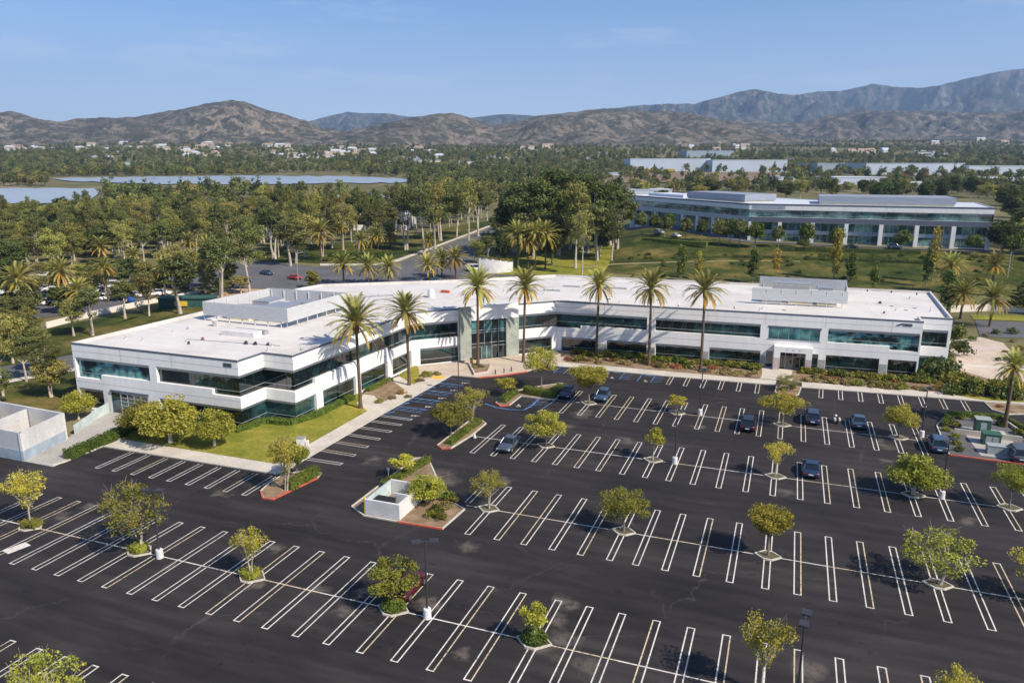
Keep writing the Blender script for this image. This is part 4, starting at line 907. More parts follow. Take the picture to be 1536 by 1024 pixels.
# mottled grey panels over the lower part of the piers
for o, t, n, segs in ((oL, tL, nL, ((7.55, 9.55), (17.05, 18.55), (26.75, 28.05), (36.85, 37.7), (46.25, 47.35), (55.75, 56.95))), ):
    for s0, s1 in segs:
        b = MB(); b.obox(o, t, n, s0+.02, s1-.02, -.02, .05, 0, 2.1, M_PIERBASE); b.build('pier_base', bld)
oS, tS, nS = on(E3, J1)
oD, tD, nD = on(J1, J2)
oW, tW, nW = on(W_, E1)
# main entrance: two stone pillars, tall glazing, doors
ent = MB(); gl = MB(); s0, s1 = 10.4, 17.4
b = MB(); b.obox(oD, tD, nD, 8.35, 10.45, -.2, .75, -.1, TOP+.16, M_GSTONE); b.build('pillar', bld)
b = MB(); b.obox(oD, tD, nD, 17.35, 19.85, -.2, .55, -.1, 7.35, M_GSTONE); b.build('pillar', bld)
b = MB(); b.obox(oD, tD, nD, 10.46, 19.83, -.2, .42, 7.36, TOP+.14, M_WALL); b.build('entrance_fascia', bld)
g = MB(); q = [oD+tD*s+nD*.06 for s in (s0, s1)]
for k in range(5):
    a_ = oD+tD*(s0+1.4*k)+nD*.06; c_ = oD+tD*(s0+1.4*(k+1))+nD*.06
    for z0, z1, m in ((0, 3.0, M_GLASS), (3.0, 5.0, M_GLASS), (5.0, 7.35, M_GLASS if k % 2 else M_GLASSL)): g.quad((a_.x, a_.y, z0), (c_.x, c_.y, z0), (c_.x, c_.y, z1), (a_.x, a_.y, z1), m)
gw = g.build('window', bld)
b = MB()
for k in range(6): b.obox(oD, tD, nD, s0+1.4*k-.03, s0+1.4*k+.03, .06, .12, 0, 7.33, M_MULL)
for z in (2.4, 3.05, 5.0, 5.45): b.obox(oD, tD, nD, s0, s1, .121, .15, z-.04, z+.04, M_MULL)
b.build('frame', gw)
for k in range(2):
    d_ = MB(); s = s0+2.05+k*1.12; d_.obox(oD, tD, nD, s, s+1.08, .16, .22, .12, 2.5, M_GLASSL); do = d_.build('door', bld)
    f = MB()
    for a_, c_ in ((0, .07), (1.01, 1.08)): f.obox(oD, tD, nD, s+a_, s+c_, .221, .26, .12, 2.5, M_MULL)
    f.obox(oD, tD, nD, s+.5, s+.56, .221, .3, .9, 1.4, M_METAL); f.build('door_frame', do)
# side door portal on the long facade
b = MB(); b.obox(oL, tL, nL, 38.95, 40.0, .003, 1.7, 2.3, 4.25, M_WALL); b.obox(oL, tL, nL, 44.1, 45.1, .003, 1.7, 2.3, 4.25, M_WALL); b.obox(oL, tL, nL, 40.003, 44.097, .003, 1.7, 3.3, 4.25, M_WALL)
b.obox(oL, tL, nL, 38.95, 40.0, .003, 1.7, 0, 2.297, M_PINK); b.obox(oL, tL, nL, 44.1, 45.1, .003, 1.7, 0, 2.297, M_PINK)
po = b.build('door_portal', bld)
b = MB()
for k in range(3): c_ = oL+tL*(41.0+k*1.05)+nL*1.704; b.obox((c_.x, c_.y), tL, nL, -.09, .09, 0, .03, 3.7, 3.88, M_GROOVE)
b.build('downlight', po)
g = MB(); g.obox(oL, tL, nL, 40.01, 44.09, .02, .1, .05, 3.29, M_GLASS); gw = g.build('window', bld); b = MB()
for s in (40.06, 40.9, 42.1, 43.3, 44.02): b.obox(oL, tL, nL, s-.05, s+.05, .101, .16, .05, 3.28, M_TAN)
b.obox(oL, tL, nL, 40.0, 44.1, .161, .19, 2.25, 2.35, M_TAN); b.obox(oL, tL, nL, 40.9, 43.3, .162, .2, .15, .3, M_TAN); b.build('frame', gw)
# loading door of the left wing
b = MB(); b.obox(oW, tW, nW, 6.6, 8.2, .003, .05, .05, 3.1, M_GLASS); b.build('window', bld)
b = MB(); b.obox(oW, tW, nW, 8.25, 13.4, .003, .06, .05, 3.1, M_GLASS); rd = b.build('loading_door', bld); b = MB()
for k in range(5): b.obox(oW, tW, nW, 8.3+k*1.26, 8.42+k*1.26, .061, .12, .05, 3.1, M_MULL)
for k in range(6): b.obox(oW, tW, nW, 8.25, 13.4, .121, .15, .08+k*.58, .18+k*.58, M_MULL)
b.obox(oW, tW, nW, 6.5, 13.5, .003, .2, 3.12, 3.4, M_COPE); b.build('frame', rd)
# address lettering: weathered raised marks that cannot be read at this distance
def marks(o, t, n, s, z, h, blocks, name):
    b = MB(); x = s
    for w, kind in blocks:
        if kind == 'o': 
            for r in ((x, x+w, z, z+h*.18), (x, x+w, z+h*.82, z+h), (x, x+w*.28, z+h*.18, z+h*.82), (x+w*.72, x+w, z+h*.18, z+h*.82)): b.obox(o, t, n, r[0], r[1], .006, .06, r[2], r[3], M_DARK)
        elif kind == 'e':
            for r in ((x, x+w, z, z+h*.16), (x, x+w, z+h*.42, z+h*.58), (x, x+w, z+h*.84, z+h), (x, x+w*.3, z+h*.16, z+h*.42), (x, x+w*.3, z+h*.58, z+h*.84), (x+w*.7, x+w, z+h*.16, z+h*.42), (x+w*.7, x+w, z+h*.58, z+h*.84)): b.obox(o, t, n, r[0], r[1], .006, .06, r[2], r[3], M_DARK)
        elif kind == 'i': b.obox(o, t, n, x, x+w*.4, .006, .06, z, z+h, M_DARK)
        else:
            for k in range(6): b.obox(o, t, n, x+w*.16*k, x+w*.16*k+w*.3, .006, .06, z+h*.15*k*.8, z+h*.15*k*.8+h*.4, M_DARK)
        x += w+.06
    return b.build(name, bld)
marks(oW, tW, nW, 27.0, 8.72, .5, ((.28, 'e'), (.28, 'o'), (.28, 'e'), (.28, 'o')), 'address_letters')
marks(oL, tL, nL, 57.7, 8.78, .42, ((.9, 's'), (.24, 'o'), (.24, 'e'), (.24, 'o'), (.24, 'o'), (.24, 'i')), 'wall_emblem')
# rooftop equipment screens, ducts, vents and pipes
def screen_box(pts, z0, z1, th=.12, legs=True, m=M_SCREEN, lean=0, open_sides=()):
    n = len(pts)
    for i in range(n):
        if i in open_sides: continue
        a, c = Vector(pts[i]), Vector(pts[(i+1) % n]); t = (c-a).normalized(); nn = Vector((-t.y, t.x)); L = (c-a).length
        b = MB(); ns_ = int(L/.35)
        q = lambda s, o, z: (a.x+t.x*s+nn.x*(o+lean*(z-z0)), a.y+t.y*s+nn.y*(o+lean*(z-z0)), z)
        b.quad(q(0, 0, z0), q(L, 0, z0), q(L, 0, z1), q(0, 0, z1), m); b.quad(q(0, th, z0), q(L, th, z0), q(L, th, z1), q(0, th, z1), m)
        for z in (z0, z1): b.quad(q(0, 0, z), q(L, 0, z), q(L, th, z), q(0, th, z), m)
        for s in (0, L): b.quad(q(s, 0, z0), q(s, th, z0), q(s, th, z1), q(s, 0, z1), m)
        for k in range(1, 6):
            z = z0+(z1-z0)*k/6; b.quad(q(0, -.012, z-.015), q(L, -.012, z-.015), q(L, -.012, z+.015), q(0, -.012, z+.015), M_GROOVE)
        sc = b.build('roof_screen', bld)
        if legs:
            g = MB(); k = 0
            while k <= L: g.obox((a.x, a.y), t, nn, max(.05, k-.06), k+.06, th+.01, th+.14, ROOFZ, z1-.2, M_WHITE); k += 2.6
            g.build('screen_post', sc)
screen_box([(-90.7, 96.6), (-73.6, 96.2), (-73.1, 112.6), (-89.2, 112.0)], 10.3, 12.5)
screen_box([(-6.2, 144.6), (10.2, 145.6), (10.8, 161.0), (-5.6, 160.9)], 10.1, 12.3, lean=.12, open_sides=(1, 3))
screen_box([(10.4, 152.5), (10.6, 158.0), (10.4, 158.1), (10.2, 152.6)], 10.1, 12.2, legs=False)
def unit(x0, y0, x1, y1, z0, z1, m, name='air_unit'):
    b = MB(); b.box(x0, y0, z0, x1, y1, z1, m); b.box(x0+.2, y0-.03, z0+.3, x1-.2, y0-.003, z1-.25, M_GROOVE); b.box(x0-.05, y0-.05, z1, x1+.05, y1+.05, z1+.07, M_METAL); return b.build(name, bld)
unit(-88, 99, -83.5, 103, ROOFZ, 11.2, M_CREAM); unit(-82, 99.5, -77.5, 105, ROOFZ, 11.6, M_METAL); unit(-81, 106.5, -76, 110, ROOFZ, 11.3, M_CREAM); unit(-87.5, 105, -84, 109.5, ROOFZ, 11.4, M_SCREEN)
unit(-4.5, 147, -1, 150, ROOFZ, 11.0, M_METAL); unit(.2, 147.2, 4.4, 150, ROOFZ, 11.1, M_CREAM); unit(5.2, 147.2, 8.6, 150.5, ROOFZ, 11.0, M_CREAM); unit(-3, 154, 4, 157.5, ROOFZ, 12.0, M_CREAM); unit(5.5, 154, 8, 157, ROOFZ, 11.5, M_METAL)
b = MB(); b.prism([(-80.4, 88.8), (-74.2, 88.7), (-74.4, 90.9), (-80.0, 91.0)], ROOFZ-.02, ROOFZ+.75, M_WHITE); b.obox((-80, 91.1), (1, 0), (0, 1), 0, 6, 0, .8, ROOFZ, ROOFZ+.6, M_METAL); b.build('skylight', bld)
def cyl(x, y, r, z1, m, name, cap=None): 
    b = MB(); b.tube([(x, y, ROOFZ-.02), (x, y, z1)], r, 12, m); b.tube([(x, y, z1), (x, y, z1+.15), (x, y, z1+.25)], [r*1.4, r*1.5, r*.4], 12, cap or m); return b.build(name, bld)
p = at(237, 0, 5) if False else at(322, 489, ROOFZ); cyl(p.x, p.y, .32, ROOFZ+.9, M_METAL, 'roof_vent', M_WHITE)
p = at(647, 446, ROOFZ); b = MB(); b.tube([(p.x, p.y, ROOFZ), (p.x, p.y, 10.2), (p.x, p.y, 10.8), (p.x, p.y, 11.1)], [.75, .75, .6, .15], 14, M_WHITE); b.build('roof_vent', bld)
p = at(668, 439, ROOFZ); b = MB(); b.box(p.x-.9, p.y-.3, ROOFZ, p.x+.9, p.y+.3, ROOFZ+.5, M_RED); b.build('roof_hatch', bld)
for px, py, w, m in ((304, 510, .25, M_RUST), (283, 516, .2, M_DARK), (369, 516, .3, M_DARK), (383, 517, .3, M_DARK), (402, 518, .22, M_DARK), (1320, 455, .28, M_DARK), (1326, 470, .18, M_RUST), (1301, 437, .15, M_DARK), (1337, 439, .15, M_DARK), (1375, 442, .15, M_DARK)):
    p = at(px, py, ROOFZ); b = MB(); b.tube([(p.x, p.y, ROOFZ-.02), (p.x, p.y, ROOFZ+.3), (p.x+.1, p.y, ROOFZ+.42)], [w, w*.9, w*.6], 8, m); b.build('roof_pipe', bld)
pr = random.Random(31)
for (u0, u1, v0, v1, n) in ((-92, -66, 80, 94, 7), (-70, -63, 84, 120, 6), (-88, -66, 116, 134, 9), (-60, -12, 136, 160, 18), (14, 25, 142, 164, 6), (-10, 10, 137, 143, 4)):
    for _ in range(n):
        x, y = pr.uniform(u0, u1), pr.uniform(v0, v1); k = pr.random(); b = MB()
        if k < .5: b.tube([(x, y, ROOFZ-.02), (x, y, ROOFZ+.35+.3*pr.random())], .07, 7, M_METAL); b.tube([(x, y, ROOFZ), (x, y, ROOFZ+.08)], .2, 9, M_WHITE); b.build('vent_pipe', bld)
        elif k < .75: b.tube([(x, y, ROOFZ-.02), (x, y, ROOFZ+.25), (x, y, ROOFZ+.4)], [.22, .22, .1], 9, M_METAL); b.build('roof_vent', bld)
        else: b.box(x-.3, y-.3, ROOFZ, x+.3, y+.3, ROOFZ+.03, M_DARK); b.build('roof_drain', bld)
a_, c_ = at(280, 509, ROOFZ), at(420, 519, ROOFZ); b = MB(); b.tube([(a_.x, a_.y, ROOFZ+.06), (c_.x, c_.y, ROOFZ+.06)], .045, 6, M_METAL); b.build('roof_conduit', bld)
for q in ((540, 447, 590, 444), (1050, 436, 1080, 437), (560, 452, 610, 447), (845, 430, 870, 431), (905, 432, 940, 434), (815, 436, 840, 437)):
    a_, c_ = at(q[0], q[1], ROOFZ), at(q[2], q[3], ROOFZ); b = MB(); d_ = Vector((c_.x-a_.x, c_.y-a_.y)); L = d_.length; d_.normalize(); b.obox((a_.x, a_.y), d_, Vector((-d_.y, d_.x)), 0, L, -.25, .25, ROOFZ, ROOFZ+.3, M_METAL); b.build('roof_duct', bld)
# ------------------------------------------------------------------ service yard at the left edge
t = thing('service_yard_wall', 'white roofless service yard with a blue-grey base at the left edge', 'enclosure', (-85.7, 65.3, 0))
def yw(name, x0, y0, x1, y1, z0, z1, m, w=.3):
    b = MB(); a = Vector((x0+85.7, y0-65.3)); c = Vector((x1+85.7, y1-65.3)); d = (c-a).normalized(); b.obox(a, d, Vector((-d.y, d.x)), 0, (c-a).length, 0, w, z0, z1, m); return b.build(name, t)
yw('front_wall', -84.0, 58.3, -85.65, 65.3, 1.3, 3.6, M_YARD, .28); yw('wall_base', -83.97, 58.3, -85.62, 65.3, -.1, 1.3, M_BAND, .31)
yw('front_wall', -104, 58.9, -84.05, 58.32, 1.3, 3.6, M_YARD, .28); yw('wall_base', -104, 58.86, -84.02, 58.28, -.1, 1.3, M_BAND, .31)
yw('back_wall', -85.7, 65.32, -110, 66.3, -.1, 3.6, M_YARD, -.28)
for x in (-91, -97): yw('cross_wall', x, 58.9, x-1.2, 65.4, -.1, 3.4, M_YARD, .25)
yw('screen_panel', -88.6, 71.9, -89.7, 75.6, .05, 1.5, M_GLAZE, .06); yw('screen_panel', -86.4, 67.2, -88.55, 71.85, .05, 1.3, M_GLAZE, .06)
for x in (-94.5, -88): unit2 = None
m_ = thing('air_handler', 'white air handler inside the service yard', 'air handler', (-95.2, 62, 0)); b = MB(); b.box(-1.1, -1, 0, 1.1, 1, 1.9, M_METAL); b.build('body', m_); b = MB(); b.tube([(0, 0, 1.9), (0, 0, 2.2)], .7, 14, M_WHITE); b.build('fan', m_)
# ------------------------------------------------------------------ the three-storey building on the slope
B2L, B2B, B2R = (-72, 353), (-15.8, 291.5), (62, 291.3)
Z2 = 6.2
b2 = thing('office_building', 'three-storey teal and white office building on the grassy slope, upper right', 'building', (0, 0, 0))
R2 = [B2L, B2B, B2R, (64, 330), (10, 331), (-48, 392)]
T2 = 20.6; off2 = offset_line([(-60, 380)]+R2[:3]+[(64, 330)], .4)[1:-1]
for i in range(2):
    A, B = R2[i], R2[i+1]; a, t, n = on(A, B); L = (Vector(B)-Vector(A)).length
    w1 = [[(.0 if i else .6, L, 15.9, 18.45)]]
    facade(b2, A, B, off2[i], off2[i+1], T2, w1, glass=M_GLASS2, d=.4, slope=.2, trans=(16.5,), mull=3.2, z0=14.1)
    # recessed lower storeys behind the piers
    b = MB(); q0, q1 = a-n*1.6, a-n*1.6+t*L
    for z0, z1, m in ((Z2-2, 7.0, M_WALL), (9.9, 11.2, M_BAND)): b.quad((q0.x, q0.y, z0), (q1.x, q1.y, z0), (q1.x, q1.y, z1), (q0.x, q0.y, z1), m)
    b.quad((a.x, a.y, 14.1), (a.x+t.x*L, a.y+t.y*L, 14.1), (q1.x, q1.y, 14.1), (q0.x, q0.y, 14.1), M_WALL); b.quad((q0.x, q0.y, 13.9), (q1.x, q1.y, 13.9), (q1.x, q1.y, 14.1), (q0.x, q0.y, 14.1), M_WALL)
    b.build('wall', b2)
    b = MB(); b.obox(a, t, n, 0, L, .003, .06, 14.12, 15.88, M_COPE if i else M_SCREEN); b.build('spandrel_band', b2)
    nb = 7 if i else 8
    for k in range(nb):
        s0, s1 = L*k/nb, L*(k+1)/nb
        for z0, z1 in ((11.2, 13.9), (7.0, 9.9)):
            g = MB(); n_ = 4
            for j in range(n_):
                p0 = q0+t*(s0+(s1-s0)*j/n_); p1 = q0+t*(s0+(s1-s0)*(j+1)/n_); g.quad((p0.x, p0.y, z0), (p1.x, p1.y, z0), (p1.x, p1.y, z1), (p0.x, p0.y, z1), M_GLASS2 if (k+j) % 3 or z0 < 10 else M_GLASSL)
            gg = g.build('window', b2); f = MB()
            for j in range(n_): f.obox(q0, t, n, s0+(s1-s0)*j/n_-.04, s0+(s1-s0)*j/n_+.04, .0, .08, z0, z1, M_MULL)
            f.build('frame', gg)
        b = MB(); b.obox(a, t, n, s0+(.2 if k == 0 else -.65), s0+.65+(.4 if k == 0 else 0), -1.58, .3, Z2-2, 14.08, M_WALL); b.build('pier', b2)
    if i: b = MB(); b.obox(a, t, n, L-1.2, L, -1.58, .3, Z2-2, 14.08, M_WALL); b.build('pier', b2)
for i in range(2, 6):
    a_, c_ = R2[i], R2[(i+1) % 6]; b = MB(); b.quad((*a_, Z2-3), (*c_, Z2-3), (*c_, T2), (*a_, T2), M_WALL); b.build('wall', b2)
parapet(b2, R2, T2, T2-.25, .3, .6, M_WARER)
def b2screen(x0, y0, x1, y1, h, m=M_SCREEN2):
    b = MB(); b.box(x0, y0, T2+.35, x1, y1, T2+h, m); b.box(x0+.3, y0+.3, T2-.26, x1-.3, y1-.3, T2+.34, M_CREAM); b.build('roof_screen', b2)
b2screen(8, 300, 52, 322, 2.6)
a, t, n = on(B2L, B2B); b = MB(); b.obox(a, t, n, 34, 72, -22, -7, T2+.3, T2+2.7, M_SCREEN2); b.obox(a, t, n, 34.4, 71.6, -21.6, -7.4, T2-.26, T2+.29, M_CREAM); b.build('roof_screen', b2)
b = MB(); b.obox(a, t, n, 2, 30, -20, -8, T2-.26, T2+1.0, M_WARER); b.build('roof_screen', b2)
b = MB(); a, t, n = on(B2B, B2R); b.obox(a, t, n, 1.2, 12.5, .06, .09, 18.9, 20.0, M_BAND); b.build('name_panel', b2)
# ------------------------------------------------------------------ vehicles
def make_car(kind, col):
    t = thing('parked_car', 'car', 'car'); P_ = CARP[col]
    Lh, w = {'sedan': (2.35, .92), 'suv': (2.35, .97), 'hatch': (2.1, .90), 'van': (2.6, 1.0)}[kind]
    zb = {'sedan': .92, 'suv': 1.08, 'hatch': .95, 'van': 1.15}[kind]; zr = {'sedan': 1.44, 'suv': 1.74, 'hatch': 1.52, 'van': 2.1}[kind]
    hood = {'sedan': .80, 'suv': .98, 'hatch': .86, 'van': 1.0}[kind]; boot = {'sedan': .88, 'suv': 1.0, 'hatch': .9, 'van': 1.1}[kind]
    st = [(-1, .80, .45, boot-.14), (-.96, .93, .28, boot-.02), (-.8, .99, .24, boot+.02), (-.5, 1, .22, zb), (0, 1, .21, zb), (.38, 1, .22, zb-.01), (.55, .99, .22, hood+.06), (.82, .96, .24, hood), (.95, .88, .28, hood-.10), (1, .74, .42, hood-.24)]
    b = MB(); rings = []
    for x, ws, z0, z1 in st:
        ww = w*ws; prof = [(.80, z0), (.97, z0+.10), (1.0, z0+(z1-z0)*.45), (.985, z0+(z1-z0)*.75), (.93, z1-.04), (.80, z1), (.0, z1+.025)]
        ring = [(ww*f, z) for f, z in prof]; ring = ring+[(-y, z) for y, z in ring[-2::-1]]
        rings.append([(x*Lh, y, z) for y, z in ring])
    k = len(rings[0]); vs = [v for r in rings for v in r]; fs = []
    for i in range(len(rings)-1):
        for j in range(k): fs.append((i*k+j, i*k+(j+1) % k, (i+1)*k+(j+1) % k, (i+1)*k+j))
    fs += [tuple(range(k)), tuple((len(rings)-1)*k+j for j in range(k))]
    b.add(vs, fs, P_); b.build('body', t, True)
    # cabin: glass band, pillars and roof
    x0, x1, xr0, xr1 = {'sedan': (-.68, .42, -.36, .10), 'suv': (-.93, .40, -.80, .12), 'hatch': (-.93, .44, -.62, .12), 'van': (-.97, .62, -.94, .38)}[kind]
    x0, x1, xr0, xr1 = (v*Lh for v in (x0, x1, xr0, xr1)); wb, wr = w*.90, w*.70
    lo = [(x0, -wb, zb-.06), (x1, -wb, zb-.06), (x1+.1, 0, zb-.08), (x1, wb, zb-.06), (x0, wb, zb-.06)]
    hi = [(xr0, -wr, zr-.09), (xr1, -wr, zr-.09), (xr1+.06, 0, zr-.09), (xr1, wr, zr-.09), (xr0, wr, zr-.09)]
    b = MB(); b.add(lo+hi, [(i, (i+1) % 5, 5+(i+1) % 5, 5+i) for i in range(5)], M_CGLASS); b.build('windows', t)
    b = MB(); g = lambda s: [(xr0-.08*s, -wr*s, 0), (xr1, -wr*s, 0), (xr1+.08*s, 0, 0), (xr1, wr*s, 0), (xr0-.08*s, wr*s, 0)]
    vs = [(x, y, zr-.10) for x, y, _ in g(1.03)]+[(x, y, zr-.04) for x, y, _ in g(1.0)]+[(x*.95, y*.8, zr) for x, y, _ in g(1.0)]
    b.add(vs, [(i, (i+1) % 5, 5+(i+1) % 5, 5+i) for i in range(5)]+[(5+i, 5+(i+1) % 5, 10+(i+1) % 5, 10+i) for i in range(5)]+[(10, 11, 12, 13, 14)], P_); b.build('roof', t, False)
    b = MB()
    for sg in (-1, 1):
        for (xa, xb) in ((x0, xr0), (x1, xr1), ((x0+x1)/2-.1, (xr0+xr1)/2)): b.tube([(xa, sg*wb*1.005, zb-.08), (xb, sg*wr*1.01, zr-.07)], .045, 4, P_)
    b.build('pillars', t)
    for x in (-.60*Lh, .62*Lh):
        for sg in (-1, 1):
            y = sg*(w-.10); b = MB(); b.tube([(x, y-.12, .34), (x, y-.10, .34), (x, y+.10, .34), (x, y+.125, .34)], [.30, .345, .345, .30], 18, M_BLACK); wo = b.build('wheel', t)
            b = MB(); b.tube([(x, y+sg*.126, .34), (x, y+sg*.14, .34)], [.21, .17], 12, M_RIM); b.build('rim', wo)
    for sg in (-1, 1):
        b = MB(); b.box(.90*Lh, sg*w*.70-.20, hood-.30, .975*Lh, sg*w*.70+.20, hood-.15, M_LENS); b.build('headlight', t)
        b = MB(); b.box(-1.0*Lh, sg*w*.66-.2, boot-.27, -.955*Lh, sg*w*.66+.2, boot-.10, M_TAIL); b.build('taillight', t)
        b = MB(); b.box(x1-.18, sg*w*1.03-.1, zb+.0, x1-.02, sg*w*1.03+.1, zb+.14, P_); b.build('mirror', t)
    b = MB(); b.box(.955*Lh, -.45, .38, 1.0*Lh, .45, .56, M_BLACK); b.build('grille', t)
    b = MB(); b.box(-1.01*Lh, -.26, .55, -.99*Lh, .26, .68, M_LENS); b.build('number_plate', t)
    return t
CARS = {}
def car(kind, col, loc, rz, label, group=None):
    if (kind, col) not in CARS:
        o = make_car(kind, col); CARS[kind, col] = o
        o.location = loc; o.rotation_euler = (0, 0, rz); o['label'] = label
        if group: o['group'] = group
        return o
    o = dup(CARS[kind, col], loc, rz, label, group)
    if not group and 'group' in o: del o['group']
    return o
UP, DN = math.pi/2, -math.pi/2
LG = 'cars parked in the lot'
for kind, col, px, py, rz, lab in (('sedan', 'grey', 764, 671, DN, 'dark grey sedan alone in the row beside the flat-topped tree'), ('sedan', 'navy', 851, 593, DN, 'dark blue sedan parked by the hedge, nose to the camera'), ('hatch', 'steel', 904, 598, DN, 'steel blue hatchback parked right of a spreading tree'),
    ('suv', 'black', 1122, 641, UP, 'black car parked left of the round tree, tail to the camera'), ('suv', 'navy', 1218, 631, UP, 'dark blue SUV left of the motorcycle'), ('sedan', 'steel', 1287, 637, UP, 'steel blue sedan right of the motorcycle'),
    ('sedan', 'navy', 1216, 708, UP, 'navy sedan alone in the middle row, right of the thin young tree'), ('suv', 'steel', 1405, 672, UP, 'steel blue SUV beside the large utility island'), ('suv', 'grey', 1524, 686, UP, 'grey SUV at the right edge beside the utility island'), ('hatch', 'red', 612, 886, UP, 'dark red car half hidden behind the bushy tree in the foreground')):
    p = at(px, py, 0); car(kind, col, (p.x, p.y, 0), rz+rnd.uniform(-.03, .03), lab, LG)
# motorcycle
t = thing('motorcycle', 'black and white motorcycle standing between two blue cars', 'motorcycle', at(1253, 633, 0), UP+.25)
for x in (-.72, .72):
    b = MB(); b.tube([(x, -.07, .32), (x, 0, .32), (x, .07, .32)], [.28, .33, .28], 16, M_BLACK); w = b.build('wheel', t); b = MB(); b.tube([(x, -.08, .32), (x, .08, .32)], .17, 10, M_RIM); b.build('rim', w)
b = MB(); b.tube([(-.72, 0, .34), (-.2, 0, .45), (.3, 0, .5), (.55, 0, .85)], [.06, .13, .14, .05], 8, M_DARK); b.build('frame', t)
b = MB(); b.tube([(-.1, 0, .84), (.1, 0, .92), (.4, 0, .88)], [.1, .19, .1], 10, M_WHITE); b.build('tank', t)
b = MB(); b.tube([(-.75, 0, .86), (-.4, 0, .78), (-.05, 0, .8)], [.09, .15, .1], 8, M_BLACK); b.build('seat', t)
b = MB(); b.tube([(.72, 0, .34), (.5, 0, 1.0)], .05, 6, M_RIM); b.build('fork', t)
b = MB(); b.tube([(.36, -.38, 1.05), (.5, 0, 1.02), (.36, .38, 1.05)], .03, 6, M_BLACK); b.build('handlebar', t)
b = MB(); b.tube([(.56, 0, .88), (.68, 0, .88)], [.12, .08], 10, M_LENS); b.build('headlight', t)
for sg in (-1, 1): b = MB(); b.box(-.85, sg*.3-.12, .5, -.35, sg*.3+.12, .82, M_WHITE); b.build('side_case', t)
# ------------------------------------------------------------------ streets and open ground behind
sheet('street', P((150, 404), (225, 392), (330, 387), (400, 393), (480, 400), (560, 400), (596, 395), (660, 371), (738, 341), (752, 341), (754, 352), (722, 372), (704, 397), (752, 411), (850, 416), (960, 420), (1100, 424), (1100, 432), (960, 430), (740, 436), (600, 432), (420, 441), (400, 433), (320, 431), (150, 432)), .04, M_ROAD)
sheet('side_street', [(-140, 60), (-128, 60), (-104.5, 120), (-103, 150), (-104, 186), (-116, 190), (-114, 150), (-114.5, 122)], .03, M_ROAD)
sheet('street_walk', [(-127.9, 60), (-125.6, 60), (-102.2, 120), (-100.6, 150), (-101.6, 185), (-103.9, 185), (-102.9, 150), (-104.3, 120)], .09, M_WALK)
sheet('street_walk', P((594, 394), (658, 370), (736, 340), (733, 338.5), (655, 368), (590, 391)), .1, M_WALK)
sheet('street_walk', P((480, 399), (560, 399), (592, 394), (590, 391), (560, 395.5), (480, 395.5)), .1, M_WALK)
sheet('side_lawn', [(-126, 62), (-100, 118), (-98, 150), (-96.2, 150), (-95.9, 130), (-97, 100), (-97, 76), (-108, 62)], .05, M_SLOPE)
sheet('far_lawn', P((380, 390), (480, 395), (560, 395), (592, 390), (655, 367), (740, 338), (752, 330), (700, 335), (640, 350), (560, 360), (480, 366), (400, 368)), .06, M_SLOPE)
sheet('berm_lawn', P((60, 525), (112, 506), (200, 476), (275, 458), (310, 447), (312, 462), (250, 468), (60, 500)), .05, M_SLOPE)
sheet('berm_lawn', [(-142, 66), (-150, 120), (-138, 165), (-118, 180), (-115.5, 150), (-116, 122), (-136, 66)], .04, M_SLOPE)
sheet('dirt_plot', P((305, 447), (330, 432), (400, 434), (420, 442), (470, 440), (470, 446), (330, 458)), .05, M_DIRT)
sheet('lot_beyond', P((-120, 490), (20, 482), (120, 470), (215, 450), (255, 440), (240, 418), (150, 415), (60, 420), (-120, 430)), .05, M_ROAD)
sheet('hill_lot', [(-74, 345), (-66, 352), (-14, 287.5), (70, 287), (70, 284), (-17, 284)], .12, M_ROAD)
sheet('grass_slope', [(-92, 230), (-60, 229), (120, 229), (120, 282), (-18, 281.7), (-74, 344.5), (-90, 350)], .07, M_SLOPE, 6)
sheet('plaza_lawn', P((745, 412), (760, 385), (880, 372), (925, 366), (905, 412), (850, 415)), .12, M_LAWN)
sheet('slope_path', P((872, 401), (920, 396), (1010, 392.6), (1110, 391), (1200, 392), (1200, 393), (1110, 392.2), (1010, 394), (920, 397.6), (876, 402.6)), .16, M_PATH)
def water(name, *pts):
    q = []; wr_ = random.Random(int(pts[0][0]+500))
    for i, (xa, ya) in enumerate(pts):
        xb, yb = pts[(i+1) % len(pts)]; n = max(1, int(abs(xb-xa)/14))
        for k in range(n): t = k/n; q.append((xa+(xb-xa)*t, ya+(yb-ya)*t+(wr_.uniform(-.9, .9) if k else 0)))
    sheet(name, P(*q), .8, M_WATER, 40)
water('lake', (-120, 283), (140, 283.5), (150, 290), (135, 302), (60, 307), (-120, 305))
water('lake', (78, 268.5), (200, 266), (420, 264.5), (560, 266.5), (640, 271), (600, 275), (430, 277), (250, 277.5), (110, 273))
water('lake', (330, 318), (480, 300), (520, 290), (640, 292), (600, 315), (480, 330))
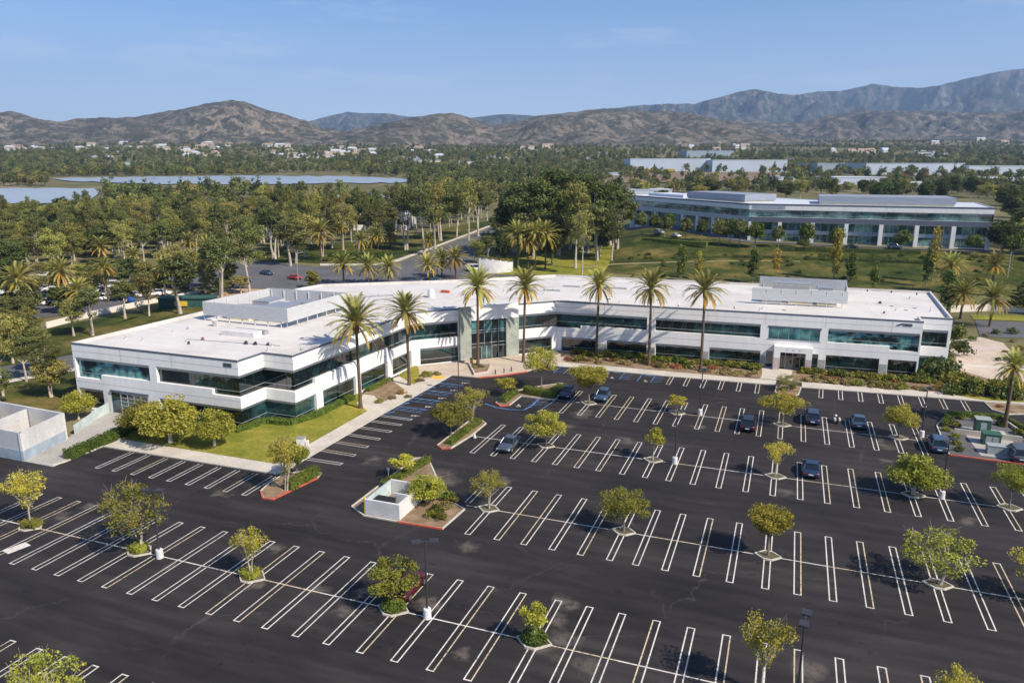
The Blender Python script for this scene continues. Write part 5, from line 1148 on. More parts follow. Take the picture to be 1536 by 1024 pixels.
# ------------------------------------------------------------------ background buildings
def far_box(name, label, cat, px0, px1, pyb, pyt, deep, wallm, roofm, group=None, gable=False, windows=0):
    a = at(px0, pyb); d = depth(a); r = ray((px0+px1)/2, pyb)
    b_ = Vector((a.x+RX*(px1-px0)*d/FPX, a.y+RY*(px1-px0)*d/FPX, a.z)); h = zfor(a, pyt)-a.z
    t = thing(name, label, cat, (a.x, a.y, a.z), YAW, group); L = (b_-a).length; b = MB()
    for q in (((0, 0), (L, 0)), ((L, 0), (L, deep)), ((L, deep), (0, deep)), ((0, deep), (0, 0))): b.quad((*q[0], -3), (*q[1], -3), (*q[1], h), (*q[0], h), wallm)
    b.build('wall', t); b = MB()
    if gable:
        e = .5; rz = h+deep*.28; b.quad((-e, -e, h-.05), (L+e, -e, h-.05), (L+e-deep*.2, deep/2, rz), (-e+deep*.2, deep/2, rz), roofm); b.quad((-e, deep+e, h-.05), (L+e, deep+e, h-.05), (L+e-deep*.2, deep/2, rz), (-e+deep*.2, deep/2, rz), roofm)
        b.add([(-e, -e, h-.05), (-e, deep+e, h-.05), (-e+deep*.2, deep/2, rz)], ((0, 1, 2),), roofm); b.add([(L+e, -e, h-.05), (L+e, deep+e, h-.05), (L+e-deep*.2, deep/2, rz)], ((0, 1, 2),), roofm)
    else:
        b.box(-.3, -.3, h-.4, L+.3, deep+.3, h+.25, roofm)
    b.build('roof', t)
    for k in range(windows):
        g = MB(); s = L*(k+.25)/windows; g.quad((s, -.06, h*.35), (s+L*.5/windows, -.06, h*.35), (s+L*.5/windows, -.06, h*.75), (s, -.06, h*.75), M_GLASS); g.build('window', t)
    return t
WH = 'warehouses on the valley floor'; hg = 'pale houses among the trees of the far valley'; hr = random.Random(3); NH = []
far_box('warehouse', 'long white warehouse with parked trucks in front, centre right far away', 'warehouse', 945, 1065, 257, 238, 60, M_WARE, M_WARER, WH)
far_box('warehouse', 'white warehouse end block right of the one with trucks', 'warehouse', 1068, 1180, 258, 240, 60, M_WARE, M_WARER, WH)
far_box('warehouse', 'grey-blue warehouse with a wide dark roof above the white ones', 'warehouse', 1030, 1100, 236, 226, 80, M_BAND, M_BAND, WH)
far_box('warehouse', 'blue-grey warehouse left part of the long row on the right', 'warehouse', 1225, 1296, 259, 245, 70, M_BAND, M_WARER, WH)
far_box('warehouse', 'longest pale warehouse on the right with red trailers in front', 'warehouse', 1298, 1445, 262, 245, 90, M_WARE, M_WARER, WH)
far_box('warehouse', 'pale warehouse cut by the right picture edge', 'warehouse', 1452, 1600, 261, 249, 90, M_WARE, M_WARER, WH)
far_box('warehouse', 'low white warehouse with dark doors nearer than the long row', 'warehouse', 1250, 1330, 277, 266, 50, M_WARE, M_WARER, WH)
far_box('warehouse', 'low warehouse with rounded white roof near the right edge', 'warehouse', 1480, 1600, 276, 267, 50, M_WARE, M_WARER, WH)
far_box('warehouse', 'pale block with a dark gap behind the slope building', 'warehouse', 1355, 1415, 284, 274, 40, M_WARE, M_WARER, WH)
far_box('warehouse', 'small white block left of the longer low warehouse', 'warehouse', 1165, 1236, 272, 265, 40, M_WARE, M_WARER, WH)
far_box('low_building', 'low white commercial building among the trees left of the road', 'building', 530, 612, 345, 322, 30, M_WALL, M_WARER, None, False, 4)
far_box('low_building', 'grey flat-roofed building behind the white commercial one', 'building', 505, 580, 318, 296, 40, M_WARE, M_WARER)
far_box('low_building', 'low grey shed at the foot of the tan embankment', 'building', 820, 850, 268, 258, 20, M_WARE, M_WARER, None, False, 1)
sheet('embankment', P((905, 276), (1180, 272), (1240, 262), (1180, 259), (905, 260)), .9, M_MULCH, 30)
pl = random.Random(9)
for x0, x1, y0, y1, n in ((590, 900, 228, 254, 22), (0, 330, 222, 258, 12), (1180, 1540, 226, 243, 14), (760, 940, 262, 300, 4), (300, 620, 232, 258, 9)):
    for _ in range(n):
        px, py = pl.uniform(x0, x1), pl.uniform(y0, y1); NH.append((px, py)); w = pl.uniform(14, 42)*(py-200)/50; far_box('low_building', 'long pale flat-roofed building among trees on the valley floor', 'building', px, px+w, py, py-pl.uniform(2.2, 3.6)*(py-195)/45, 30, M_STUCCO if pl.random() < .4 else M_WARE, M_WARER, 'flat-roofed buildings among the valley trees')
for j, (px, c) in enumerate(((952, 'blue'), (975, 'gold'), (1006, 'gold'), (1340, 'red'), (1362, 'red'), (1385, 'red'))):
    p = at(px, 258.5 if px < 1200 else 264); b = MB(); m = {'blue': M_BLUEBOX, 'gold': M_YELLOW, 'red': M_RED}[c]; b.box(-7, -2, 1, 5, 2, 4.4, m); b.box(5.3, -1.9, .8, 8, 1.9, 3.4, M_WHITE); b.box(-6, -1.8, 0, 7, 1.8, .9, M_BLACK)
    tag(b.build('truck', None, False, p), {'blue': 'blue trailer left of the white warehouse', 'gold': ('left' if px < 990 else 'right')+' yellow truck in front of the white warehouse', 'red': {1340: 'left', 1362: 'middle', 1385: 'right'}.get(px, '')+' red trailer in front of the longest pale warehouse'}[c], 'truck', 'trucks at the warehouses')
    
for x0, x1, y0, y1, n in ((300, 430, 210, 222, 40), (240, 330, 222, 238, 14), (400, 560, 222, 240, 26), (0, 120, 216, 230, 16), (120, 260, 214, 228, 10), (590, 660, 224, 238, 6), (760, 830, 214, 226, 6), (1020, 1120, 218, 226, 8), (1240, 1330, 226, 236, 8), (450, 520, 205, 215, 6), (1390, 1530, 207, 216, 6)):
    for _ in range(n):
        px, py = hr.uniform(x0, x1), hr.uniform(y0, y1); NH.append((px, py))
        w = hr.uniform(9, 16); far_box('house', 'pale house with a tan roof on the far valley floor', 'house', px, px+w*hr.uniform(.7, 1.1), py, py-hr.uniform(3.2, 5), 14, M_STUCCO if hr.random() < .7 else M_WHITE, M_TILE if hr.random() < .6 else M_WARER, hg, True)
# ------------------------------------------------------------------ street furniture and cars behind
SC = 'cars on the street behind the main building'
for kind, col, px, py, rz, lab in (('suv', 'black', 366, 424, -.2, 'black SUV waiting on the street behind the left wing'), ('sedan', 'brightred', 442, 419, -.2, 'bright red car on the street behind the rooftop screen'), ('sedan', 'navy', 312, 407, -.25, 'dark blue sedan on the street at the left, among tree trunks'), ('sedan', 'steel', 400, 412, -.2, 'blue sedan on the street just left of the black SUV'),
   ('suv', 'grey', 622, 424, .3, 'grey SUV between the small palms behind the roof'), ('sedan', 'steel', 650, 421, .3, 'blue sedan between the small palms behind the roof'), ('van', 'white', 712, 406, .5, 'white van on the street beside the curved monument')):
    p = at(px, py); car(kind, col, (p.x, p.y, p.z+.04), rz, lab, SC)
UC = 'cars in front of the slope building'
for j, (kind, col, px, py, lab) in enumerate((('suv', 'silver', 989, 351, 'silver SUV in front of the left end of the slope building'), ('sedan', 'white', 1014, 356, 'white sedan in front of the left end of the slope building'), ('suv', 'steel', 1342, 373, 'blue SUV under the round tree of the slope building'), ('sedan', 'black', 1278, 373, 'black sedan before the glass doors of the slope building'))):
    p = at(px, py); car(kind, col, (p.x, p.y, ground(p.x, p.y)+.13), .1 if j > 1 else -.8, lab, UC)
cr = random.Random(11); fl = [('van', 'white'), ('suv', 'white'), ('sedan', 'silver'), ('sedan', 'white'), ('suv', 'grey')]
for j in range(34):
    row = j % 2; k = j//2; px = 12+k*14.5+row*4; py = (462-k*1.2 if row == 0 else 441-k*.9)
    p = at(px, py); kc = cr.choice(fl[:4] if cr.random() < .8 else fl); car(kc[0], kc[1], (p.x, p.y, p.z+.06), .5+row*3.14+cr.uniform(-.04, .04), kc[1]+' '+{'van': 'van', 'suv': 'SUV', 'sedan': 'car'}[kc[0]]+' in the tree-shaded left lot, '+ORD[k]+' from the left in its '+('near' if row == 0 else 'far')+' row', 'vehicles in the tree-shaded lot at the left')
for j, (px, py, w) in enumerate(((30, 452, 60), (92, 446, 50), (130, 452, 40), (22, 418, 40), (60, 424, 30))):
    p = at(px, py); d = depth(p); t = thing('canopy', ('long white shade canopy nearest the left edge', 'white shade canopy in the middle of the left lot', 'small white shade canopy at the right of the left lot', 'white canopy roof high at the left edge', 'narrow white canopy behind the left lot trees')[j], 'canopy', (p.x, p.y, p.z), .55, 'shade canopies in the left lot'); L = w*d/FPX
    b = MB(); b.add([(-L/2, -2.6, 2.6), (L/2, -2.6, 2.6), (L/2, 0, 3.1), (-L/2, 0, 3.1), (L/2, 2.6, 2.6), (-L/2, 2.6, 2.6)], ((0, 1, 2, 3), (3, 2, 4, 5)), M_WHITE); b.box(-L/2, -2.6, 2.4, L/2, -2.5, 2.597, M_WHITE); b.build('roof', t)
    for k in range(3):
        for y in (-2.4, 2.4): b = MB(); b.tube([((k-1)*L*.45, y, 0), ((k-1)*L*.45, y, 2.62)], .08, 6, M_METAL); b.build('post', t)
wr = at(60, 505); b = MB(); kerb_strip(b, [tuple(at(x, y)[:2]) for x, y in ((70, 492), (120, 479), (190, 463), (262, 447), (300, 438))], M_STUCCO, .3, 1.3); tag(b.build('boundary_wall'), 'low cream boundary wall along the grass berm at the left', 'wall')
b = MB(); p = at(286, 459); b.box(-7, -2, 0, 6, 2, 2.2, M_TEALTARP); b.box(-3, -2.2, .4, 0, -2.01, 1.6, M_YELLOW); b.box(-7.3, -2.3, 2.2, 6.3, 2.3, 2.4, M_TEALTARP); o = tag(b.build('stall', None, False, p), 'teal canvas-covered stall beyond the left roof corner', 'stall'); o.rotation_euler = (0, 0, .4)
p = at(197, 455); b = MB(); b.tube([(0, 0, 0), (0, 0, 2.0), (0, 0, 2.3), (0, 0, 2.6)], [.9, .9, .5, .5], 14, M_BLUEBOX); tag(b.build('tank', None, True, p), 'blue tank among the trees beside the boundary wall', 'tank')
# curved white monument at the corner
p = at(744, 409); t = thing('monument', 'white curved monument wall with a planted green top beside the road', 'monument', (p.x, p.y, p.z), YAW+.25)
b = MB(); n = 10; pts = [(-5.5+11*k/n, -1.4*math.sin(math.pi*k/n)) for k in range(n+1)]
for k in range(n):
    (xa, ya), (xb, yb) = pts[k], pts[k+1]; za, zb_ = 5.2-2.6*k/n*.7, 5.2-2.6*(k+1)/n*.7
    b.quad((xa, ya, -.3), (xb, yb, -.3), (xb, yb, zb_), (xa, ya, za), M_WHITE); b.quad((xa, ya+1.2, -.3), (xb, yb+1.2, -.3), (xb, yb+1.2, zb_), (xa, ya+1.2, za), M_WHITE)
for k in (0, n): x, y = pts[k]; z = 5.2-2.6*k/n*.7; b.quad((x, y, -.3), (x, y+1.2, -.3), (x, y+1.2, z), (x, y, z), M_WHITE)
b.build('wall', t); b = MB(); r = random.Random(5)
for k in range(n): 
    (xa, ya), (xb, yb) = pts[k], pts[k+1]; za, zb_ = 5.2-2.6*k/n*.7, 5.2-2.6*(k+1)/n*.7; b.quad((xa, ya, za), (xb, yb, zb_), (xb, yb+1.2, zb_), (xa, ya+1.2, za), M_LAWN)
    leaf_quads(b, Vector(((xa+xb)/2, (ya+yb)/2+.6, (za+zb_)/2+.15)), 150, 1.0, .22, L_HEDGEY, r, .4)
b.build('green_top', t)
a_ = [tuple(at(x, y)[:2]) for x, y in ((492, 392), (584, 391))]; hedge(a_, 2.2, 3.2, L_HEDGE, 'tall clipped hedge wall on the lawn beyond the street', leaf=.22, dens=60, z0=ground(*a_[0])); 
def street_lamp(px, py, top, label, rz):
    p = at(px, py); h = zfor(p, top)-p.z; t = thing('street_lamp', label, 'street lamp', p, rz, 'tall street lamps'); b = MB(); b.tube([(0, 0, 0), (0, 0, h*.93), (.3, 0, h*.98), (1.1, 0, h), (2.2, 0, h)], [.14, .1, .08, .07, .06], 8, M_METAL); b.build('pole', t); b = MB(); b.box(2.1, -.16, h-.1, 2.9, .16, h+.06, M_METAL); b.build('lamp_head', t)
street_lamp(539, 391, 363, 'curved-arm street lamp beside the clipped hedge wall', 2.8); street_lamp(873, 412, 378, 'street lamp in front of the dense tree clump', .2); street_lamp(447, 422, 380, 'street lamp behind the rooftop screen', 1.5); street_lamp(1511, 417, 380, 'dark lamp post on the slope near the right edge', 1.3)
p = at(1420, 480, 0); b = MB(); kerb_strip(b, [tuple(at(x, y, 0)[:2]) for x, y in ((1425, 468), (1480, 466), (1560, 470))], M_STUCCO, .3, 1.6); tag(b.build('garden_wall'), 'pale garden wall behind the right end of the main building', 'wall')
sheet('side_lane', P((1462, 480), (1600, 486), (1600, 510), (1470, 505)), .03, M_ROAD); sheet('lane_lawn', P((1455, 472), (1600, 474), (1600, 484), (1460, 479)), .05, M_LAWN)
# ------------------------------------------------------------------ palms and trees behind the main building
PB = 'small palms behind the roof'
for i, (px, cy, by, lab) in enumerate(((516, 397, 427, 'leftmost of the small palms showing over the roof edge'), (553, 400, 426, 'second small palm from the left over the roof edge'), (583, 402, 425, 'third small palm over the roof edge, left of the parked SUV'), (643, 399, 422, 'small palm over the roof edge beside the blue sedan'), (663, 390, 416, 'slim small palm left of the taller one at the road'), (684, 388, 418, 'taller small palm at the road corner'))):
    p = at(px, by); palm(i, (p.x, p.y, p.z), zfor(p, cy)-p.z, lab, PB, 1.15, .9)
for i, (px, cy, by, s, lab) in enumerate(((482, 350, 391, 1.5, 'palm on the lawn left of the hedge wall'), (560, 356, 372, 1.3, 'broad palm behind the hedge wall'), (586, 350, 372, 1.5, 'palm right of the broad one behind the hedge wall'), (750, 358, 381, 1.1, 'palm at the right verge of the receding road'), (777, 352, 405, 1.5, 'left palm in the cluster beside the monument'), (792, 360, 404, 1.5, 'front palm in the cluster beside the monument'), (803, 350, 406, 1.2, 'slim palm in the cluster beside the monument'), (818, 352, 404, 1.5, 'right palm in the cluster before the dense trees'),
    (1421, 398, 440, 1.1, 'dark-skirted palm on the slope at the right'), (1488, 398, 430, 1.2, 'large palm on the slope at the right edge'), (1440, 442, 478, 1.15, 'left palm beside the right end of the roof'), (1484, 448, 490, 1.2, 'right palm beside the right end of the roof'), (35, 420, 470, 1.3, 'palm among the left lot trees'), (98, 408, 460, 1.2, 'palm behind the shade canopies'))):
    p = at(px, by); palm(i, (p.x, p.y, p.z), max(2.5, zfor(p, cy)-p.z), lab, 'palms in the background', s, .95)
qp = random.Random(17)
for j in range(15):
    px, by = (qp.uniform(-20, 330), qp.uniform(385, 470)) if j < 8 else (qp.uniform(400, 700), qp.uniform(345, 385))
    p = at(px, by); palm(j, p, qp.uniform(5, 9), 'feathery palm scattered among the broadleaf trees at the left' if j < 8 else 'feathery palm scattered among the gums behind the hedge wall', 'palms scattered in the groves at the left' if j < 8 else 'palms scattered behind the hedge wall', qp.uniform(.8, 1.1), .8)
for j in range(110):
    px, by = qp.uniform(940, 1500), qp.choice((qp.uniform(380, 386), qp.uniform(388, 394), qp.uniform(396, 425), qp.uniform(384, 391)))
    shrub(qp.choice(('green', 'dark', 'olive', 'dark')), at(px, by), qp.uniform(.6, 1.9), 'shrub dotted over the grass slope below the three-storey building', 'shrubs on the grass slope', .8)
for q, lab in ((((1010, 388), (1100, 386.5), (1180, 388)), 'terraced hedge row on the left half of the grass slope'), (((1210, 390), (1300, 392), (1390, 396)), 'terraced hedge row on the right half of the grass slope')):
    a_ = [tuple(at(x, y)[:2]) for x, y in q]
    for k in range(2): hedge(a_[k:k+2], 1.3, .9, L_DENSE, lab+(', left run' if k == 0 else ', right run'), dens=26, z0=ground((a_[k][0]+a_[k+1][0])/2, (a_[k][1]+a_[k+1][1])/2)+.1)
GG = 'tall gum trees with pale trunks'
for i, (px, by, top, w, kind, lab) in enumerate((
 (111, 504, 445, 52, 'gum', 'pale-trunked gum on the berm, left of the office roof corner'), (140, 503, 430, 46, 'gum', 'leaning gum on the berm just above the roof corner'), (188, 478, 418, 48, 'gum', 'gum on the berm beside the boundary wall'), (224, 474, 405, 46, 'gum', 'gum with bare upper limbs on the berm'), (273, 470, 380, 60, 'gum', 'twin-trunked gum at the top of the berm'),
 (76, 596, 505, 46, 'gum', 'slanting gum beside the street at the far left'), (5, 594, 470, 50, 'gum', 'gum cut by the left edge beside the street'), (64, 560, 490, 44, 'gum', 'gum in the verge between street and yard'), (40, 572, 500, 44, 'gum', 'thin gum left of the service yard'), (20, 545, 470, 60, 'grove', 'dense tree over the street at the left edge'),
 (330, 449, 350, 52, 'gum', 'tall pale-trunked gum left of the rooftop screen'), (375, 440, 318, 60, 'gum', 'tallest gum above the rooftop screen'), (308, 440, 378, 36, 'gum', 'dark-trunked gum beside the dirt plot'), (410, 389, 310, 56, 'gum', 'gum on the lawn edge left of centre'), (436, 399, 325, 52, 'gum', 'leaning gum beside the street at left centre'), (457, 386, 320, 50, 'gum', 'curving gum on the lawn left of the hedge wall'), (443, 395, 350, 36, 'gum', 'short gum under the curving one'),
 (498, 372, 310, 44, 'gum', 'gum behind the hedge wall, left one'), (515, 375, 300, 44, 'gum', 'gum behind the hedge wall, middle one'), (610, 375, 280, 46, 'gum', 'gum at the lawn right of the hedge wall'), (636, 379, 275, 52, 'gum', 'first tall gum of the avenue row'), (652, 373, 270, 44, 'gum', 'second tall gum of the avenue row'), (661, 361, 265, 46, 'gum', 'third gum of the avenue row'), (685, 355, 268, 44, 'gum', 'fourth gum of the avenue row'), (703, 361, 262, 48, 'gum', 'fifth gum of the avenue row, nearest the road'), (716, 354, 275, 40, 'gum', 'last gum of the avenue row'), (653, 372, 300, 36, 'gum', 'small gum inside the avenue row'),
 (863, 403, 268, 62, 'gum', 'tallest white-trunked gum in front of the dense clump'), (897, 391, 300, 44, 'gum', 'slim gum at the right of the dense clump'), (917, 391, 305, 46, 'gum', 'slim white-trunked gum at the slope edge'), (873, 412, 310, 40, 'gum', 'thin gum near the street lamp'), (924, 373, 285, 52, 'gum', 'gum beside the left end of the slope building'), (262, 430, 365, 56, 'grove', 'bushy tree at the near side of the street, left of the dirt plot'), (290, 436, 372, 44, 'gum', 'loose gum at the near side of the street before the dirt plot'), (345, 436, 392, 34, 'grove', 'rounded bush-like tree in front of the dark SUV'), (470, 432, 405, 24, 'column', 'small round tree beside the bright red car'))):
    p = at(px, by); tree(kind, i, p, max(4, zfor(p, top)-p.z), w*depth(p)/FPX, lab, GG, 'gum_tree')
for i, (px, by, top, w, lab) in enumerate(((800, 388, 262, 86, 'dark dense tree at the left of the central clump'), (838, 384, 250, 92, 'tallest dense tree in the central clump'), (880, 380, 262, 90, 'dense tree right of the tallest in the central clump'), (915, 368, 272, 76, 'dense tree hiding the end of the slope building'), (770, 378, 278, 56, 'dense tree beside the receding road'), (855, 375, 288, 74, 'lower dense tree in the middle of the central clump'), (828, 398, 318, 56, 'small shady tree under the central clump'), (900, 385, 320, 50, 'small dense tree at the foot of the central clump'))):
    p = at(px, by); tree('big', i, p, zfor(p, top)-p.z, w*depth(p)/FPX, lab, 'dense trees of the central clump', 'dense_tree')
for i, (px, by, top, w, k, j, lab) in enumerate(((1021, 420, 364, 17, 'column', 0, 'green columnar tree, first from the left on the slope'), (1047, 419, 368, 15, 'gold', 0, 'golden columnar tree, first from the left on the slope'), (1128, 424, 372, 18, 'column', 1, 'dark columnar tree above the rooftop screen'), (1164, 415, 364, 14, 'gold', 0, 'yellow-topped columnar tree above the rooftop screen'), (1250, 420, 340, 17, 'column', 2, 'tall yellow columnar tree in the middle of the slope'), (1276, 422, 376, 20, 'column', 0, 'green columnar tree right of the tall yellow one'), (1311, 436, 392, 16, 'column', 1, 'small columnar tree right of the rooftop screen'), (1397, 424, 322, 18, 'gold', 0, 'tallest golden columnar tree near the right of the slope'), (1388, 430, 370, 16, 'column', 1, 'green columnar tree beside the tallest golden one'), (988, 418, 398, 12, 'column', 1, 'tiny dark columnar tree at the left of the slope'), (1420, 470, 400, 30, 'column', 0, 'dark broad column of ivy under the right palm'))):
    p = at(px, by); tree(k, j, p, zfor(p, top)-p.z, w*depth(p)/FPX, lab, 'columnar trees on the grass slope', 'columnar_tree')
for i, (px, by, top, w) in enumerate(((962, 352, 318, 18), (981, 352, 320, 18), (997, 356, 324, 22), (1003, 354, 318, 18), (1028, 360, 326, 20), (1052, 362, 328, 18), (1078, 368, 328, 28), (1094, 369, 327, 26), (1108, 370, 328, 24), (1132, 372, 332, 28), (1167, 371, 338, 20), (1209, 374, 333, 24), (1205, 376, 358, 18), (1254, 375, 339, 24), (1353, 379, 345, 28), (1460, 381, 351, 26), (1503, 378, 338, 34), (1518, 390, 350, 30))):
    p = at(px, by); tree('ball', i, p, zfor(p, top)-p.z, w*depth(p)/FPX, 'round clipped tree in front of the slope building, '+('%s from the left' % ('first second third fourth fifth sixth seventh eighth ninth tenth eleventh twelfth thirteenth fourteenth fifteenth sixteenth seventeenth eighteenth'.split()[i])), 'round trees in front of the slope building', 'clipped_tree')
# hedges at the slope building
a_ = [tuple(at(x, y)[:2]) for x, y in ((965, 360), (1010, 366), (1060, 372))]; hedge(a_, 1.6, 1.6, L_HEDGE, 'low hedge before the left half of the slope building', dens=40, z0=ground(*a_[1])+.1)
a_ = [tuple(at(x, y)[:2]) for x, y in ((1170, 376), (1300, 379), (1380, 381))]; hedge(a_, 1.5, 1.3, L_DENSE, 'low dark hedge before the right half of the slope building', dens=40, z0=ground(*a_[1])+.1)
# ---- scattered groves: (pixel polygon of the trunks' feet, count, kinds, label, group)
def inpoly(x, y, poly):
    c = False; n = len(poly)
    for i in range(n):
        (xa, ya), (xb, yb) = poly[i], poly[i-1]
        if (ya > y) != (yb > y) and x < (xb-xa)*(y-ya)/(yb-ya)+xa: c = not c
    return c
def scatter(poly, n, kinds, hr_, wr_, label, group, name, gap, seed):
    r = random.Random(seed); w = [at(*p) for p in poly]; xs = [p.x for p in w]; ys = [p.y for p in w]; W = [(p.x, p.y) for p in w]; got = []; tries = 0
    while len(got) < n and tries < n*80:
        tries += 1; x, y = r.uniform(min(xs), max(xs)), r.uniform(min(ys), max(ys))
        if not inpoly(x, y, W) or any((x-a)**2+(y-b)**2 < gap*gap for a, b in got): continue
        got.append((x, y)); k = r.choice(kinds); tree(k, r.randrange(9), (x, y, ground(x, y)-.1), r.uniform(*hr_), r.uniform(*wr_), label, group, name, 'tree', r.uniform(0, 6.28))
scatter(((-60, 418), (-60, 372), (60, 355), (240, 350), (330, 355), (335, 384), (240, 390), (150, 402), (60, 412)), 110, ('grove', 'gum', 'gum'), (8, 15), (6, 11), 'olive tree in the dense front grove at the left', 'trees of the dense front grove at the left', 'grove_tree', 5.2, 21)
scatter(((-70, 372), (-70, 340), (60, 336), (150, 334), (260, 322), (380, 332), (400, 366), (330, 352), (240, 348), (60, 353)), 125, ('grove', 'grove', 'gum', 'gum'), (8, 15), (7, 12), 'tree in the deep part of the grove at the left', 'trees of the deep grove at the left', 'grove_tree', 6.4, 22)
scatter(((-60, 470), (-60, 425), (60, 415), (200, 412), (260, 420), (255, 440), (200, 455), (100, 470)), 34, ('grove', 'grove', 'gum'), (5, 8), (5.5, 8), 'low yellow-green tree shading the left lot', 'trees shading the left lot', 'grove_tree', 7, 23)
scatter(((400, 366), (380, 338), (480, 334), (620, 330), (700, 322), (740, 330), (700, 336), (640, 350), (560, 362), (480, 366)), 95, ('gum', 'gum', 'gum', 'grove'), (13, 21), (6, 9.5), 'gum tree in the grove behind the hedge wall', 'gum trees of the grove behind the hedge wall', 'gum_tree', 6, 24)
scatter(((330, 384), (335, 360), (400, 366), (480, 366), (490, 385), (400, 388)), 14, ('gum',), (11, 17), (5, 8), 'tall gum on the lawn beyond the street at left centre', 'gums on the lawn beyond the street', 'gum_tree', 5, 33)
scatter(((-60, 400), (-60, 345), (330, 340), (330, 390)), 40, ('gum',), (14, 19), (4.5, 7), 'slender gum rising above the front grove at the left', 'slender gums above the left grove', 'gum_tree', 8, 34)
for j, (u, v) in enumerate(((-99.5, 92), (-101, 84), (-104, 78), (-98.6, 104), (-99.2, 114), (-107, 72))): tree('gum' if j % 2 else 'grove', j, (u, v, ground(u, v)), rnd.uniform(6, 9), rnd.uniform(4.5, 6.5), 'tree on the grass strip by the side street, '+('nearest but two the roof corner', 'third nearest the service yard', 'second nearest the service yard', 'second farthest up the street', 'farthest up the street', 'nearest the service yard')[j], 'trees on the grass strip by the side street', 'grove_tree')
scatter(((225, 440), (232, 418), (300, 428), (330, 434), (400, 436), (400, 441), (330, 446), (290, 447)), 12, ('grove', 'gum'), (4.5, 8), (4, 7), 'bushy tree between the street and the dirt plot', 'trees between the street and the dirt plot', 'grove_tree', 4, 31)
scatter(((705, 398), (722, 372), (745, 345), (760, 345), (770, 385), (752, 408)), 9, ('gum', 'grove'), (6, 11), (5, 8), 'tree on the right verge of the receding road', 'trees on the right verge of the receding road', 'grove_tree', 4.5, 32)
scatter(((-60, 540), (-60, 480), (40, 478), (60, 500), (30, 530)), 12, ('grove', 'gum'), (6, 10), (5, 8), 'tree beside the side street at the left edge', 'trees beside the side street', 'grove_tree', 5, 25)
scatter(((940, 318), (1020, 306), (1180, 296), (1440, 292), (1600, 300), (1600, 340), (1540, 380), (1508, 340), (1495, 312), (1180, 302)), 46, ('grove', 'big', 'grove'), (11, 17), (10, 14), 'dark tree behind the slope building', 'trees behind the slope building', 'grove_tree', 9, 26)
scatter(((1500, 400), (1500, 345), (1640, 340), (1640, 420)), 14, ('grove', 'big'), (10, 15), (9, 13), 'dark tree beside the right end of the slope building', 'trees beside the slope building', 'grove_tree', 7, 27)
scatter(((1512, 470), (1512, 440), (1640, 440), (1640, 480)), 6, ('grove',), (6, 9), (6, 9), 'dark tree at the right edge beyond the palms', 'trees at the right edge', 'grove_tree', 6, 28)
